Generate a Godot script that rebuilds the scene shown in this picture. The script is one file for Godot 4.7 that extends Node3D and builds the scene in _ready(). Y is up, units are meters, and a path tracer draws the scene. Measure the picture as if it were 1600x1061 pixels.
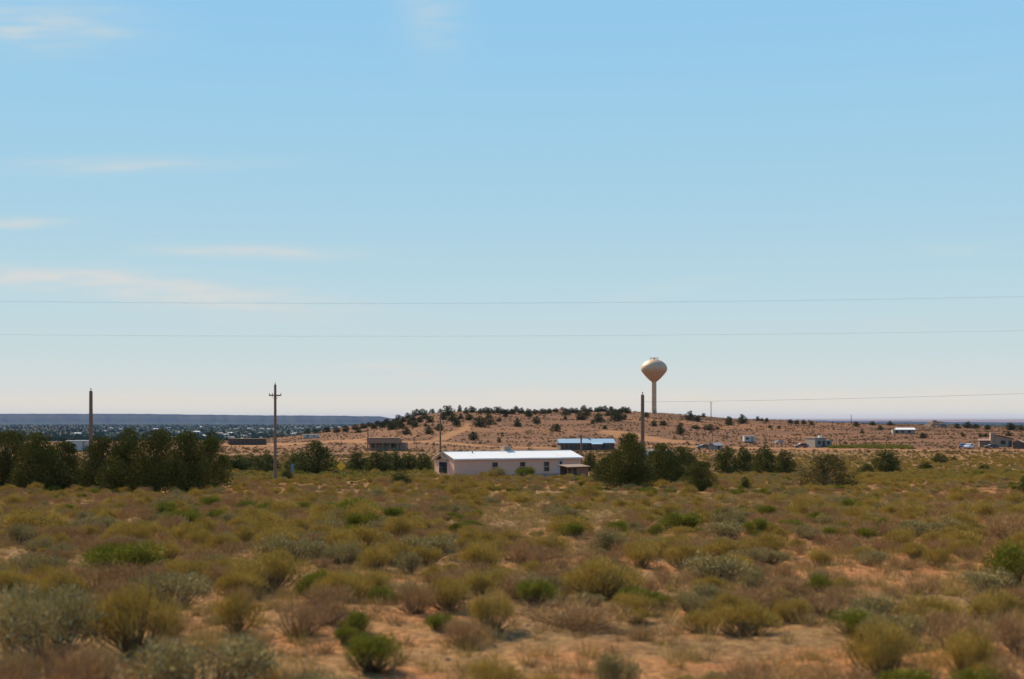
extends Node3D
# High-desert roadside: scrub in front, junipers, a pink manufactured house, a low hill with a water tower, a valley town and a mesa far behind.
# Eye at (0, 3, 0) looking along -z. Sizes were measured on the photograph, EYE_ROW is the row of eye level, FOCAL the focal length in its pixels.
const FOCAL := 2222.0
const EYE := 3.0
const EYE_ROW := 655.0
const EXPOSURE := 1.5

var materials := {}
var taken := {}
var fine := FastNoiseLite.new()
var mid := FastNoiseLite.new()
var broad := FastNoiseLite.new()
var shrub_kinds := {}
var juniper_near: Array = []
var juniper_mid: Array = []
var juniper_far: Array = []


# ---------------------------------------------------------------- shape collector
class Shape:
	var points := PackedVector3Array()
	var tints := PackedColorArray()
	var tint := Color(1, 1, 1)

	func tri(a: Vector3, b: Vector3, c: Vector3) -> void:
		points.push_back(a); points.push_back(b); points.push_back(c)
		tints.push_back(tint); tints.push_back(tint); tints.push_back(tint)

	func quad(a: Vector3, b: Vector3, c: Vector3, d: Vector3) -> void:
		tri(a, b, c); tri(a, c, d)

	func box(lo: Vector3, hi: Vector3) -> void:
		hexa([Vector3(lo.x, lo.y, hi.z), Vector3(hi.x, lo.y, hi.z), Vector3(hi.x, lo.y, lo.z), Vector3(lo.x, lo.y, lo.z)], [Vector3(lo.x, hi.y, hi.z), Vector3(hi.x, hi.y, hi.z), Vector3(hi.x, hi.y, lo.z), Vector3(lo.x, hi.y, lo.z)])

	func hexa(b: Array, t: Array) -> void:   # four points below and four above, counter-clockwise seen from above
		quad(t[0], t[3], t[2], t[1])
		quad(b[0], b[1], b[2], b[3])
		for i in 4:
			var j := (i + 1) % 4
			quad(b[i], t[i], t[j], b[j])

	func prism(outline: Array, x0: float, x1: float) -> void:   # outline in (z, y), swept along x
		var n := outline.size()
		for i in n:
			var p: Vector2 = outline[i]
			var q: Vector2 = outline[(i + 1) % n]
			quad(Vector3(x0, p.y, p.x), Vector3(x1, p.y, p.x), Vector3(x1, q.y, q.x), Vector3(x0, q.y, q.x))
		for i in range(1, n - 1):
			for x in [x0, x1]:
				tri(Vector3(x, outline[0].y, outline[0].x), Vector3(x, outline[i].y, outline[i].x), Vector3(x, outline[i + 1].y, outline[i + 1].x))

	func bar(a: Vector3, b: Vector3, ra: float, rb: float, sides := 6) -> void:
		var along := (b - a).normalized()
		var u := along.cross(Vector3.UP if absf(along.y) < 0.9 else Vector3.RIGHT).normalized()
		var w := along.cross(u)
		for i in sides:
			var p := TAU * i / sides
			var q := TAU * (i + 1) / sides
			var e := u * cos(p) + w * sin(p)
			var f := u * cos(q) + w * sin(q)
			quad(a + e * ra, a + f * ra, b + f * rb, b + e * rb)
			tri(a, a + f * ra, a + e * ra)
			tri(b, b + e * rb, b + f * rb)

	func done() -> ArrayMesh:
		var a := []
		a.resize(Mesh.ARRAY_MAX)
		a[Mesh.ARRAY_VERTEX] = points
		a[Mesh.ARRAY_COLOR] = tints
		var m := ArrayMesh.new()
		m.add_surface_from_arrays(Mesh.PRIMITIVE_TRIANGLES, a)
		return m


func lathe(profile: Array, sides := 40) -> ArrayMesh:   # (radius, height) from bottom to top, smooth
	var v := PackedVector3Array()
	var nn := PackedVector3Array()
	var idx := PackedInt32Array()
	for i in profile.size():
		var p: Vector2 = profile[i]
		var t: Vector2 = profile[mini(i + 1, profile.size() - 1)] - profile[maxi(i - 1, 0)]
		var n2 := Vector2(t.y, -t.x).normalized()
		for k in sides + 1:
			var a := TAU * k / sides
			v.push_back(Vector3(p.x * cos(a), p.y, p.x * sin(a)))
			nn.push_back(Vector3(n2.x * cos(a), n2.y, n2.x * sin(a)))
	for i in profile.size() - 1:
		for k in sides:
			var a := i * (sides + 1) + k
			var b := a + sides + 1
			idx.append_array(PackedInt32Array([a, a + 1, b, b, a + 1, b + 1]))
	var arr := []
	arr.resize(Mesh.ARRAY_MAX)
	arr[Mesh.ARRAY_VERTEX] = v
	arr[Mesh.ARRAY_NORMAL] = nn
	arr[Mesh.ARRAY_INDEX] = idx
	var m := ArrayMesh.new()
	m.add_surface_from_arrays(Mesh.PRIMITIVE_TRIANGLES, arr)
	return m


# ---------------------------------------------------------------- names, things, parts
func numbered(called: String) -> String:
	var n: int = taken.get(called, 0)
	taken[called] = n + 1
	return called if n == 0 else "%s_%03d" % [called, n]


func tag(o: Node3D, label: String, category: String, group := "") -> void:
	o.set_meta("label", label)
	o.set_meta("category", category)
	if group:
		o.set_meta("group", group)


func thing(called: String, label: String, category: String, at := Vector3.ZERO, turn := 0.0, group := "") -> Node3D:
	var o := Node3D.new()
	o.name = numbered(called)
	add_child(o)
	o.position = at
	o.rotation.y = turn
	tag(o, label, category, group)
	return o


func part(called: String, m: Mesh, material: Material, parent: Node3D) -> MeshInstance3D:
	var o := MeshInstance3D.new()
	o.name = called
	o.mesh = m
	o.material_override = null
	for k in m.get_surface_count():
		o.set_surface_override_material(k, material)
	parent.add_child(o, true)
	return o


func box_part(called: String, lo: Vector3, hi: Vector3, material: Material, parent: Node3D) -> MeshInstance3D:
	var s := Shape.new()
	s.box(lo, hi)
	return part(called, s.done(), material, parent)


func copy_of(source: Node3D, at: Vector3, turn: float, size: Vector3, label: String, group: String) -> Node3D:
	var o: Node3D = source.duplicate()
	o.name = numbered(source.get_meta("kind_name"))
	o.remove_meta("kind_name")
	add_child(o)
	o.transform = Transform3D(Basis(Vector3.UP, turn).scaled_local(size), at)
	o.set_meta("label", label)
	if group:
		o.set_meta("group", group)
	return o


func scatter(called: String, m: Mesh, material: Material, places: Array, tints: Array = []) -> void:   # what nobody could count
	var mm := MultiMesh.new()
	mm.transform_format = MultiMesh.TRANSFORM_3D
	mm.use_colors = not tints.is_empty()
	mm.mesh = m
	mm.instance_count = places.size()
	for i in places.size():
		mm.set_instance_transform(i, places[i])
		if tints:
			mm.set_instance_color(i, tints[i])
	var o := MultiMeshInstance3D.new()
	o.name = called
	o.multimesh = mm
	o.material_override = material
	o.set_meta("kind", "stuff")
	add_child(o)


func ordinal(n: int) -> String:
	var ones := ["", "first", "second", "third", "fourth", "fifth", "sixth", "seventh", "eighth", "ninth", "tenth", "eleventh", "twelfth", "thirteenth", "fourteenth", "fifteenth", "sixteenth", "seventeenth", "eighteenth", "nineteenth"]
	if n < 20:
		return ones[n]
	var tens := ["", "", "twent", "thirt", "fort", "fift", "sixt", "sevent", "eight", "ninet"]
	return tens[n / 10] + ("ieth" if n % 10 == 0 else "y-" + ones[n % 10])


# ---------------------------------------------------------------- materials
func plain(called: String, c: Color, rough := 0.8, metal := 0.0, grain := 0.12, scale := 1.5) -> StandardMaterial3D:   # c in linear values
	if materials.has(called):
		return materials[called]
	var m := StandardMaterial3D.new()
	m.resource_name = called
	m.albedo_color = c.linear_to_srgb()
	m.roughness = rough
	m.metallic = metal
	if grain > 0.0:
		m.albedo_texture = grain_texture(grain)
		m.uv1_triplanar = true
		m.uv1_scale = Vector3.ONE * scale
	materials[called] = m
	return m


var grains := {}
func grain_texture(amount: float) -> NoiseTexture2D:
	if grains.has(amount):
		return grains[amount]
	var t := NoiseTexture2D.new()
	t.width = 512
	t.height = 512
	t.seamless = true
	var n := FastNoiseLite.new()
	n.seed = 7
	n.frequency = 0.012
	n.fractal_octaves = 6
	t.noise = n
	var g := Gradient.new()
	var low := 1.0 - 2.0 * amount
	g.set_color(0, Color(low, low, low))
	g.set_color(1, Color(1, 1, 1))
	t.color_ramp = g
	grains[amount] = t
	return t


func leafy(called: String, through: float) -> StandardMaterial3D:
	if materials.has(called):
		return materials[called]
	var m := StandardMaterial3D.new()
	m.resource_name = called
	m.vertex_color_use_as_albedo = true
	m.roughness = 0.75
	m.metallic_specular = 0.1
	m.cull_mode = BaseMaterial3D.CULL_DISABLED
	if through > 0.0:
		m.backlight_enabled = true
		m.backlight = Color(through, through, through * 0.55)
	materials[called] = m
	return m


func glass() -> StandardMaterial3D:
	return plain("window_glass", Color(0.035, 0.04, 0.042), 0.08, 0.0, 0.0)


# ---------------------------------------------------------------- terrain
const DEPTHS := [0.0, 16.0, 50.0, 100.0, 150.0, 200.0, 300.0, 400.0, 500.0, 600.0, 700.0, 850.0, 1000.0, 1200.0, 1600.0, 3000.0, 6000.0, 12000.0, 20000.0, 34000.0]
const COLUMNS := [-600.0, 0.0, 200.0, 350.0, 450.0, 550.0, 600.0, 650.0, 700.0, 800.0, 900.0, 1000.0, 1050.0, 1100.0, 1175.0, 1250.0, 1400.0, 1600.0, 2200.0]
# drop of the ground in rows below eye level, for the depths 300 ... 1000, one line per column
const DROP := [
	[68, 54, 43, 36, 36, 36, 36], [68, 54, 43, 36, 36, 36, 36], [68, 54, 43, 36, 36, 36, 36], [68, 54, 43, 36, 35, 35, 35], [68, 53, 42, 35, 32, 29, 28],
	[68, 53, 41, 32, 23, 15, 13], [68, 52, 40, 28, 17, 9, 6], [68, 52, 38, 25, 12, 1, -4], [68, 52, 37, 24, 10, -5, -11], [68, 52, 38, 25, 11, -5, -12],
	[67, 52, 38, 25, 12, -4, -13], [67, 51, 37, 25, 12, -2, -11], [67, 51, 37, 26, 14, 1, -8], [67, 50, 38, 28, 18, 6, -3], [67, 50, 38, 29, 21, 9, 1],
	[67, 50, 39, 30, 22, 12, 4], [66, 49, 38, 29, 22, 14, 8], [66, 50, 40, 31, 24, 17, 13], [66, 50, 40, 32, 26, 20, 17]]
const NEAR := [-3.0, -3.0, -3.9, -5.2, -6.6, -8.1]
const FAR_LEFT := [-20.5, -28.0, -40.0, -42.0, -44.0, -48.0, -55.0]
const FAR_HILL := [2.5, -14.0, -38.0, -42.0, -44.0, -48.0, -55.0]
const FAR_RIGHT := [-9.0, -22.0, -38.0, -42.0, -44.0, -48.0, -55.0]
var levels: Array = []   # levels[column] = heights above the eye for each depth


func set_levels() -> void:
	for c in COLUMNS.size():
		var row := PackedFloat32Array()
		for e in NEAR:
			row.push_back(e)
		for k in 7:
			row.push_back(-DROP[c][k] * DEPTHS[6 + k] / FOCAL)
		var hilly := smoothstep(500.0, 700.0, COLUMNS[c]) * (1.0 - smoothstep(1050.0, 1250.0, COLUMNS[c]))
		var side: Array = FAR_LEFT if COLUMNS[c] < 800.0 else FAR_RIGHT
		for k in 7:
			row.push_back(lerpf(side[k], FAR_HILL[k], hilly))
		levels.push_back(row)


func level(column: float, depth: float) -> float:
	var c := clampf(column, COLUMNS[0], COLUMNS[-1] - 0.01)
	var i := COLUMNS.bsearch(c, false) - 1
	i = clampi(i, 0, COLUMNS.size() - 2)
	var wi: float = (c - COLUMNS[i]) / (COLUMNS[i + 1] - COLUMNS[i])
	var dd := clampf(depth, 0.0, 33999.0)
	var j := clampi(DEPTHS.bsearch(dd, false) - 1, 0, DEPTHS.size() - 2)
	var wj: float = (dd - DEPTHS[j]) / (DEPTHS[j + 1] - DEPTHS[j])
	if j < 5:
		var r: PackedFloat32Array = levels[i]
		return cubic_interpolate(r[j], r[j + 1], r[maxi(j - 1, 0)], r[j + 2], wj) if j != 0 else r[0]
	var h := [0.0, 0.0, 0.0, 0.0]
	for k in 4:
		var r: PackedFloat32Array = levels[clampi(i - 1 + k, 0, COLUMNS.size() - 1)]
		h[k] = cubic_interpolate_in_time(r[j], r[j + 1], r[j - 1], r[mini(j + 2, DEPTHS.size() - 1)], wj, DEPTHS[j + 1] - DEPTHS[j], DEPTHS[j - 1] - DEPTHS[j], DEPTHS[mini(j + 2, DEPTHS.size() - 1)] - DEPTHS[j]) if j < DEPTHS.size() - 2 else lerpf(r[j], r[j + 1], wj)
	return cubic_interpolate(h[1], h[2], h[0], h[3], wi)


func ground_y(x: float, z: float) -> float:
	var r := sqrt(x * x + z * z)
	var d := maxf(-z, 0.45 * r)
	var e := level(800.0 + FOCAL * x / maxf(d, 1.0), d)
	var near := 1.0 - smoothstep(60.0, 400.0, r)
	e += near * (0.10 * fine.get_noise_2d(x, z) + 0.16 * mid.get_noise_2d(x, z))
	if r > 250.0:
		e += smoothstep(250.0, 700.0, r) * (1.0 - smoothstep(2000.0, 6000.0, r)) * (1.1 * broad.get_noise_2d(x, z) + 0.5 * mid.get_noise_2d(x * 0.35, z * 0.35))
	return EYE + e


func at(column: float, depth: float, sink := 0.0) -> Vector3:
	var x := (column - 800.0) * depth / FOCAL
	return Vector3(x, ground_y(x, -depth) - sink, -depth)


func depth_of(column: float, row: float, from: float, to: float) -> float:   # where the ground shows at that row, searching outwards
	var want := row - EYE_ROW
	var best := from
	var low := 1e9
	var d := from
	while d < to:
		var drop := -level(column, d) * FOCAL / d
		if drop < low:
			low = drop
			best = d
		if drop <= want:
			return d
		d *= 1.004
	return best


func soil(x: float, z: float, d: float) -> Color:
	var sand := Color(0.45, 0.20, 0.08)
	var litter := Color(0.25, 0.13, 0.06)
	var straw := Color(0.31, 0.195, 0.085)
	var a := mid.get_noise_2d(x * 0.9 + 40.0, z * 0.9)
	var b := fine.get_noise_2d(x * 0.8, z * 0.8 - 90.0)
	var c := broad.get_noise_2d(x * 1.3, z * 1.3)
	var k := sand.lerp(litter, smoothstep(-0.25, 0.35, a + 0.5 * b))
	k = k.lerp(straw, smoothstep(0.0, 0.4, c + 0.4 * b) * 0.7)
	if d > 90.0:
		var field := Color(0.33, 0.18, 0.083).lerp(Color(0.26, 0.17, 0.07), smoothstep(-0.3, 0.4, a + c))
		k = k.lerp(field, smoothstep(90.0, 180.0, d))
	if d > 330.0:
		var slope := Color(0.272, 0.139, 0.079).lerp(Color(0.21, 0.11, 0.063), smoothstep(-0.35, 0.35, mid.get_noise_2d(x * 0.2, z * 0.2) + 0.6 * a))
		slope = slope.lerp(Color(0.33, 0.163, 0.08), smoothstep(0.15, 0.5, broad.get_noise_2d(x * 0.6 + 300.0, z * 0.6)))
		k = k.lerp(slope, smoothstep(330.0, 470.0, d))
	if d > 1250.0:
		var valley := Color(0.062, 0.075, 0.04).lerp(Color(0.20, 0.125, 0.075), smoothstep(0.25, 0.5, broad.get_noise_2d(x * 0.09, z * 0.05)) * (1.0 if d < 9000.0 else 0.3))
		k = k.lerp(valley, smoothstep(1250.0, 2000.0, d))
	return k


func on_track(x: float, z: float) -> float:   # bare sandy tracks: polylines in metres, each with a half-width
	var most := 0.0
	for t in tracks:
		var pts: PackedVector2Array = t[0]
		for i in pts.size() - 1:
			var q := Geometry2D.get_closest_point_to_segment(Vector2(x, z), pts[i], pts[i + 1])
			most = maxf(most, 1.0 - smoothstep(t[1] * 0.6, t[1] * 1.3, q.distance_to(Vector2(x, z)) + t[1] * 0.5 * mid.get_noise_2d(x, z)))
	return most

var tracks: Array = []


func track(rows: Array, half: float) -> void:
	var p := PackedVector2Array()
	for r in rows:
		var q := at(r[0], r[1])
		p.push_back(Vector2(q.x, q.z))
	tracks.push_back([p, half])


func make_ground() -> void:
	var angles := PackedFloat32Array()
	var a := -180.0
	while a < 180.0:
		angles.push_back(deg_to_rad(a))
		a += 0.07 if absf(a) < 22.0 else 0.6 if absf(a) < 35.0 else 5.0
	var n := angles.size()
	var v := PackedVector3Array()
	var col := PackedColorArray()
	var idx := PackedInt32Array()
	v.push_back(Vector3(0, ground_y(0, 0), 0))
	col.push_back(Color(0.3, 0.17, 0.09))
	var r := 4.0
	var rings := 0
	while r < 24000.0:
		for t in angles:
			var x := r * sin(t)
			var z := -r * cos(t)
			var y := ground_y(x, z)
			v.push_back(Vector3(x, y, z))
			var d := maxf(-z, 0.45 * r)
			var c := soil(x, z, d)
			if d > 150.0 and d < 1300.0 and absf(t) < 0.5:
				c = c.lerp(Color(0.46, 0.235, 0.11), on_track(x, z) * 0.85)
			col.push_back(c)
		rings += 1
		r *= 1.05 if r < 12.0 else 1.0125 if r < 1400.0 else 1.03
	for i in n:
		idx.append_array(PackedInt32Array([0, 1 + i, 1 + (i + 1) % n]))
	for k in rings - 1:
		for i in n:
			var p := 1 + k * n + i
			var q := 1 + k * n + (i + 1) % n
			idx.append_array(PackedInt32Array([p, p + n, q, q, p + n, q + n]))
	var arr := []
	arr.resize(Mesh.ARRAY_MAX)
	arr[Mesh.ARRAY_VERTEX] = v
	arr[Mesh.ARRAY_COLOR] = col
	arr[Mesh.ARRAY_INDEX] = idx
	var st := SurfaceTool.new()
	st.create_from_arrays(arr)
	st.generate_normals()
	var m := StandardMaterial3D.new()
	m.resource_name = "desert_soil"
	m.vertex_color_use_as_albedo = true
	m.roughness = 0.95
	m.metallic_specular = 0.15
	var t1 := NoiseTexture2D.new()
	t1.width = 1024
	t1.height = 1024
	t1.seamless = true
	var n1 := FastNoiseLite.new()
	n1.seed = 31
	n1.frequency = 0.02
	n1.fractal_octaves = 6
	n1.fractal_gain = 0.65
	t1.noise = n1
	var g := Gradient.new()
	g.set_color(0, Color(0.62, 0.60, 0.58))
	g.set_color(1, Color(1, 1, 1))
	g.set_offset(0, 0.15)
	g.set_offset(1, 0.8)
	t1.color_ramp = g
	m.albedo_texture = t1
	m.uv1_triplanar = true
	m.uv1_world_triplanar = true
	m.uv1_scale = Vector3.ONE * 0.21
	var t2 := NoiseTexture2D.new()
	t2.width = 1024
	t2.height = 1024
	t2.seamless = true
	t2.as_normal_map = true
	t2.bump_strength = 6.0
	t2.noise = n1
	m.normal_enabled = true
	m.normal_scale = 0.7
	m.normal_texture = t2
	var o := MeshInstance3D.new()
	o.name = "ground"
	o.mesh = st.commit()
	o.set_surface_override_material(0, m)
	o.set_meta("kind", "structure")
	add_child(o)


# A tableland: rows of points across its scarp, tiers of cliff and talus; the top is flat and runs back for kilometres.
func make_mesa(called: String, rim: Array, depth: float, foot: float, tint: Color) -> void:
	var n := 260
	var across := [[-1500.0, 0.0], [-900.0, 0.10], [-620.0, 0.34], [-480.0, 0.62], [-330.0, 0.66], [-170.0, 0.80], [-40.0, 0.985], [0.0, 1.0], [2600.0, 1.02], [4200.0, 0.4], [5200.0, 0.0]]
	var v := PackedVector3Array()
	var col := PackedColorArray()
	var idx := PackedInt32Array()
	var c0: float = rim[0][0]
	var c1: float = rim[-1][0]
	for i in n:
		var c := lerpf(c0, c1, i / (n - 1.0))
		var row: float = rim[-1][1]
		for k in rim.size() - 1:
			if c >= rim[k][0] and c <= rim[k + 1][0]:
				row = lerpf(rim[k][1], rim[k + 1][1], smoothstep(rim[k][0], rim[k + 1][0], c))
		for p in across:
			var bend := 520.0 * broad.get_noise_1d(c * 0.9) + 240.0 * mid.get_noise_1d(c * 0.8)
			var d: float = depth + p[0] + bend * (1.0 if p[0] < 100.0 else 0.0)
			var top: float = EYE + (EYE_ROW - row + 0.6 * mid.get_noise_1d(c * 0.5)) * depth / FOCAL
			var y := lerpf(foot, top, p[1]) + (6.0 * fine.get_noise_2d(c * 2.0, p[0]) if p[1] > 0.05 and p[1] < 0.95 else 0.0)
			v.push_back(Vector3((c - 800.0) * d / FOCAL, y, -d))
			col.push_back(tint.lerp(Color(0.13, 0.10, 0.085), clampf(0.4 * fine.get_noise_2d(c * 0.6, p[0] * 0.01) + (0.2 if p[1] > 0.6 and p[1] < 0.98 else 0.0), 0.0, 0.8)))
	var w := across.size()
	for i in n - 1:
		for k in w - 1:
			var a := i * w + k
			idx.append_array(PackedInt32Array([a, a + 1, a + w, a + w, a + 1, a + w + 1]))
	var arr := []
	arr.resize(Mesh.ARRAY_MAX)
	arr[Mesh.ARRAY_VERTEX] = v
	arr[Mesh.ARRAY_COLOR] = col
	arr[Mesh.ARRAY_INDEX] = idx
	var st := SurfaceTool.new()
	st.create_from_arrays(arr)
	st.generate_normals()
	var o := MeshInstance3D.new()
	o.name = called
	o.mesh = st.commit()
	var m := StandardMaterial3D.new()
	m.resource_name = "mesa_rock_and_scrub"
	m.vertex_color_use_as_albedo = true
	m.roughness = 0.95
	m.metallic_specular = 0.1
	o.set_surface_override_material(0, m)
	o.set_meta("kind", "structure")
	add_child(o)


# ---------------------------------------------------------------- sky
func cloud_alpha(c: float, row: float, streak: FastNoiseLite) -> float:
	# (column, row, half-width, half-height, strength, rise towards the right) of the thin cirrus seen in the photograph
	var list := [[40, 40, 190, 48, 0.50, 0.0], [150, 52, 95, 24, 0.42, -0.08], [676, 14, 58, 72, 0.42, 0.0], [180, 258, 250, 14, 0.46, -0.02], [40, 348, 95, 9, 0.75, 0.0], [400, 394, 190, 12, 0.60, 0.02],
		[110, 436, 220, 20, 0.85, 0.03], [290, 458, 280, 32, 0.68, 0.1], [600, 572, 90, 6, 0.6, 0.0], [655, 587, 45, 5, 0.6, 0.0], [1030, 455, 120, 14, 0.16, -0.2], [1400, 510, 60, 14, 0.16, 0.0], [1500, 390, 120, 12, 0.12, 0.0]]
	var a := 0.0
	for e in list:
		var u: float = (c - e[0]) / e[2]
		if absf(u) > 1.6:
			continue
		var w: float = (row - e[1] - e[5] * (c - e[0])) / e[3]
		if absf(w) > 2.2:
			continue
		var edge := exp(-1.6 * u * u - 1.4 * w * w)
		a = maxf(a, e[4] * edge * clampf(0.75 + 0.9 * streak.get_noise_2d(c * 0.30, row * 2.6), 0.0, 1.3))
	return a


func exposed(c: Color) -> Color:   # the sky's own brightness, before the camera's exposure
	var l := c.srgb_to_linear()
	return Color(l.r / EXPOSURE, l.g / EXPOSURE, l.b / EXPOSURE).linear_to_srgb()


func make_sky() -> Sky:
	var w := 4096
	var h := 2048
	var im := Image.create(w, h, false, Image.FORMAT_RGB8)
	# seen colour by elevation in degrees
	var stops := [[0.0, Color8(222, 221, 216)], [1.2, Color8(217, 221, 217)], [2.6, Color8(203, 219, 221)], [5.0, Color8(188, 216, 226)], [8.0, Color8(172, 210, 229)], [12.0, Color8(158, 205, 232)], [16.5, Color8(147, 200, 236)], [26.0, Color8(122, 180, 230)], [45.0, Color8(92, 152, 216)], [90.0, Color8(66, 122, 196)]]
	var streak := FastNoiseLite.new()
	streak.seed = 5
	streak.frequency = 0.02
	streak.fractal_octaves = 5
	im.fill(Color8(150, 125, 105))
	for j in h / 2 + 4:
		var el := 90.0 - (j + 0.5) * 180.0 / h
		var c: Color = stops[-1][1]
		for k in stops.size() - 1:
			if el <= stops[k + 1][0]:
				c = stops[k][1].lerp(stops[k + 1][1], clampf((el - stops[k][0]) / (stops[k + 1][0] - stops[k][0]), 0.0, 1.0))
				break
		im.fill_rect(Rect2i(0, j, w, 1), exposed(c))
		if el > 32.0 or el < -0.2:
			continue
		var tan_el := tan(deg_to_rad(el))
		for i in w:
			var az := wrapf((i + 0.5) / w * 360.0, -180.0, 180.0)
			var alpha := 0.0
			if absf(az) < 24.0:
				var t := deg_to_rad(az)
				alpha = cloud_alpha(800.0 + FOCAL * tan(t), EYE_ROW - FOCAL * tan_el / cos(t), streak)
			else:   # the same kind of thin streaks go on all round
				var s := streak.get_noise_2d(az * 4.0, el * 40.0) + 0.7 * streak.get_noise_2d(az * 1.1 + 500.0, el * 9.0)
				alpha = clampf((s - 0.22) * 0.9, 0.0, 0.45) * smoothstep(24.0, 32.0, absf(az))
			# the milky layer low over the horizon
			var low := (1.0 - smoothstep(0.75, 1.35, el + 0.25 * streak.get_noise_2d(az * 3.0, el * 60.0) + 0.15 * streak.get_noise_2d(az * 12.0, 9.0))) * 0.6
			alpha = 1.0 - (1.0 - alpha) * (1.0 - low)
			if alpha > 0.003:
				im.set_pixel(i, j, exposed(c.lerp(Color8(227, 220, 214), alpha).lerp(Color8(230, 224, 205), low * 0.8)))
	var s := Sky.new()
	var p := PanoramaSkyMaterial.new()
	p.panorama = ImageTexture.create_from_image(im)
	s.sky_material = p
	return s


# ---------------------------------------------------------------- plants
func sliver(s: Shape, p: Vector3, dir: Vector3, side: Vector3, long: float, wide: float) -> void:
	s.tri(p - side * wide * 0.5, p + side * wide * 0.5, p + dir * long)


func shrub_source(kind: String, seed_value: int, how: Dictionary) -> Node3D:   # unit size: about 2 m across and 1.2 m high
	var rng := RandomNumberGenerator.new()
	rng.seed = seed_value
	var lobes: Array = []
	for i in int(how.lobes):
		var a := rng.randf() * TAU
		var r: float = sqrt(rng.randf()) * how.spread
		var big := rng.randf_range(0.26, 0.46)
		lobes.push_back([Vector3(cos(a) * r, lerpf(how.tall, how.tall * 0.45, r) * rng.randf_range(0.75, 1.1), sin(a) * r), big, rng.randf_range(0.82, 1.2)])
	var foliage := Shape.new()
	var wood := Shape.new()
	wood.tint = how.wood
	for l in lobes:
		var c: Vector3 = l[0]
		for k in 9:
			var tip: Vector3 = c + Vector3(rng.randfn(), rng.randfn() * 0.6, rng.randfn()) * l[1] * 0.55
			var root := Vector3(c.x * 0.12 + rng.randfn() * 0.04, -0.05, c.z * 0.12 + rng.randfn() * 0.04)
			var bent := (root + tip) * 0.5 + Vector3(tip.x, -0.1, tip.z) * 0.15
			wood.tint = how.wood * rng.randf_range(0.7, 1.2)
			wood.bar(root, bent, 0.014, 0.010, 3)
			wood.bar(bent, tip, 0.010, 0.003, 3)
	for i in int(how.leaves):
		var l: Array = lobes[rng.randi() % lobes.size()]
		var n := Vector3(rng.randfn(), rng.randfn() * 0.9 + 0.25, rng.randfn()).normalized()
		var p: Vector3 = l[0] + n * Vector3(1, 0.85, 1) * l[1] * pow(rng.randf(), 0.45)
		if p.y < 0.02:
			p.y = rng.randf() * 0.12
		var dir: Vector3 = (n * 0.6 + Vector3.UP * how.upright + Vector3(rng.randfn(), rng.randfn(), rng.randfn()) * 0.45).normalized()
		var side := dir.cross(Vector3(rng.randfn(), rng.randfn(), rng.randfn())).normalized()
		var c: Color = how.leaf.lerp(how.leaf2, rng.randf()) * (l[2] * rng.randf_range(0.75, 1.25))
		if rng.randf() < how.dead:
			c = how.wood * rng.randf_range(0.8, 1.6)
		c.a = 1.0
		foliage.tint = c
		sliver(foliage, p, dir, side, how.long * rng.randf_range(0.6, 1.4), how.wide * rng.randf_range(0.7, 1.3))
	var o := Node3D.new()
	part("foliage", foliage.done(), leafy("leaf_" + kind, how.through), o)
	part("stems", wood.done(), leafy("twig", 0.0), o).name = "stem"
	o.set_meta("kind_name", kind)
	o.set_meta("category", "shrub")
	return o


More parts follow.
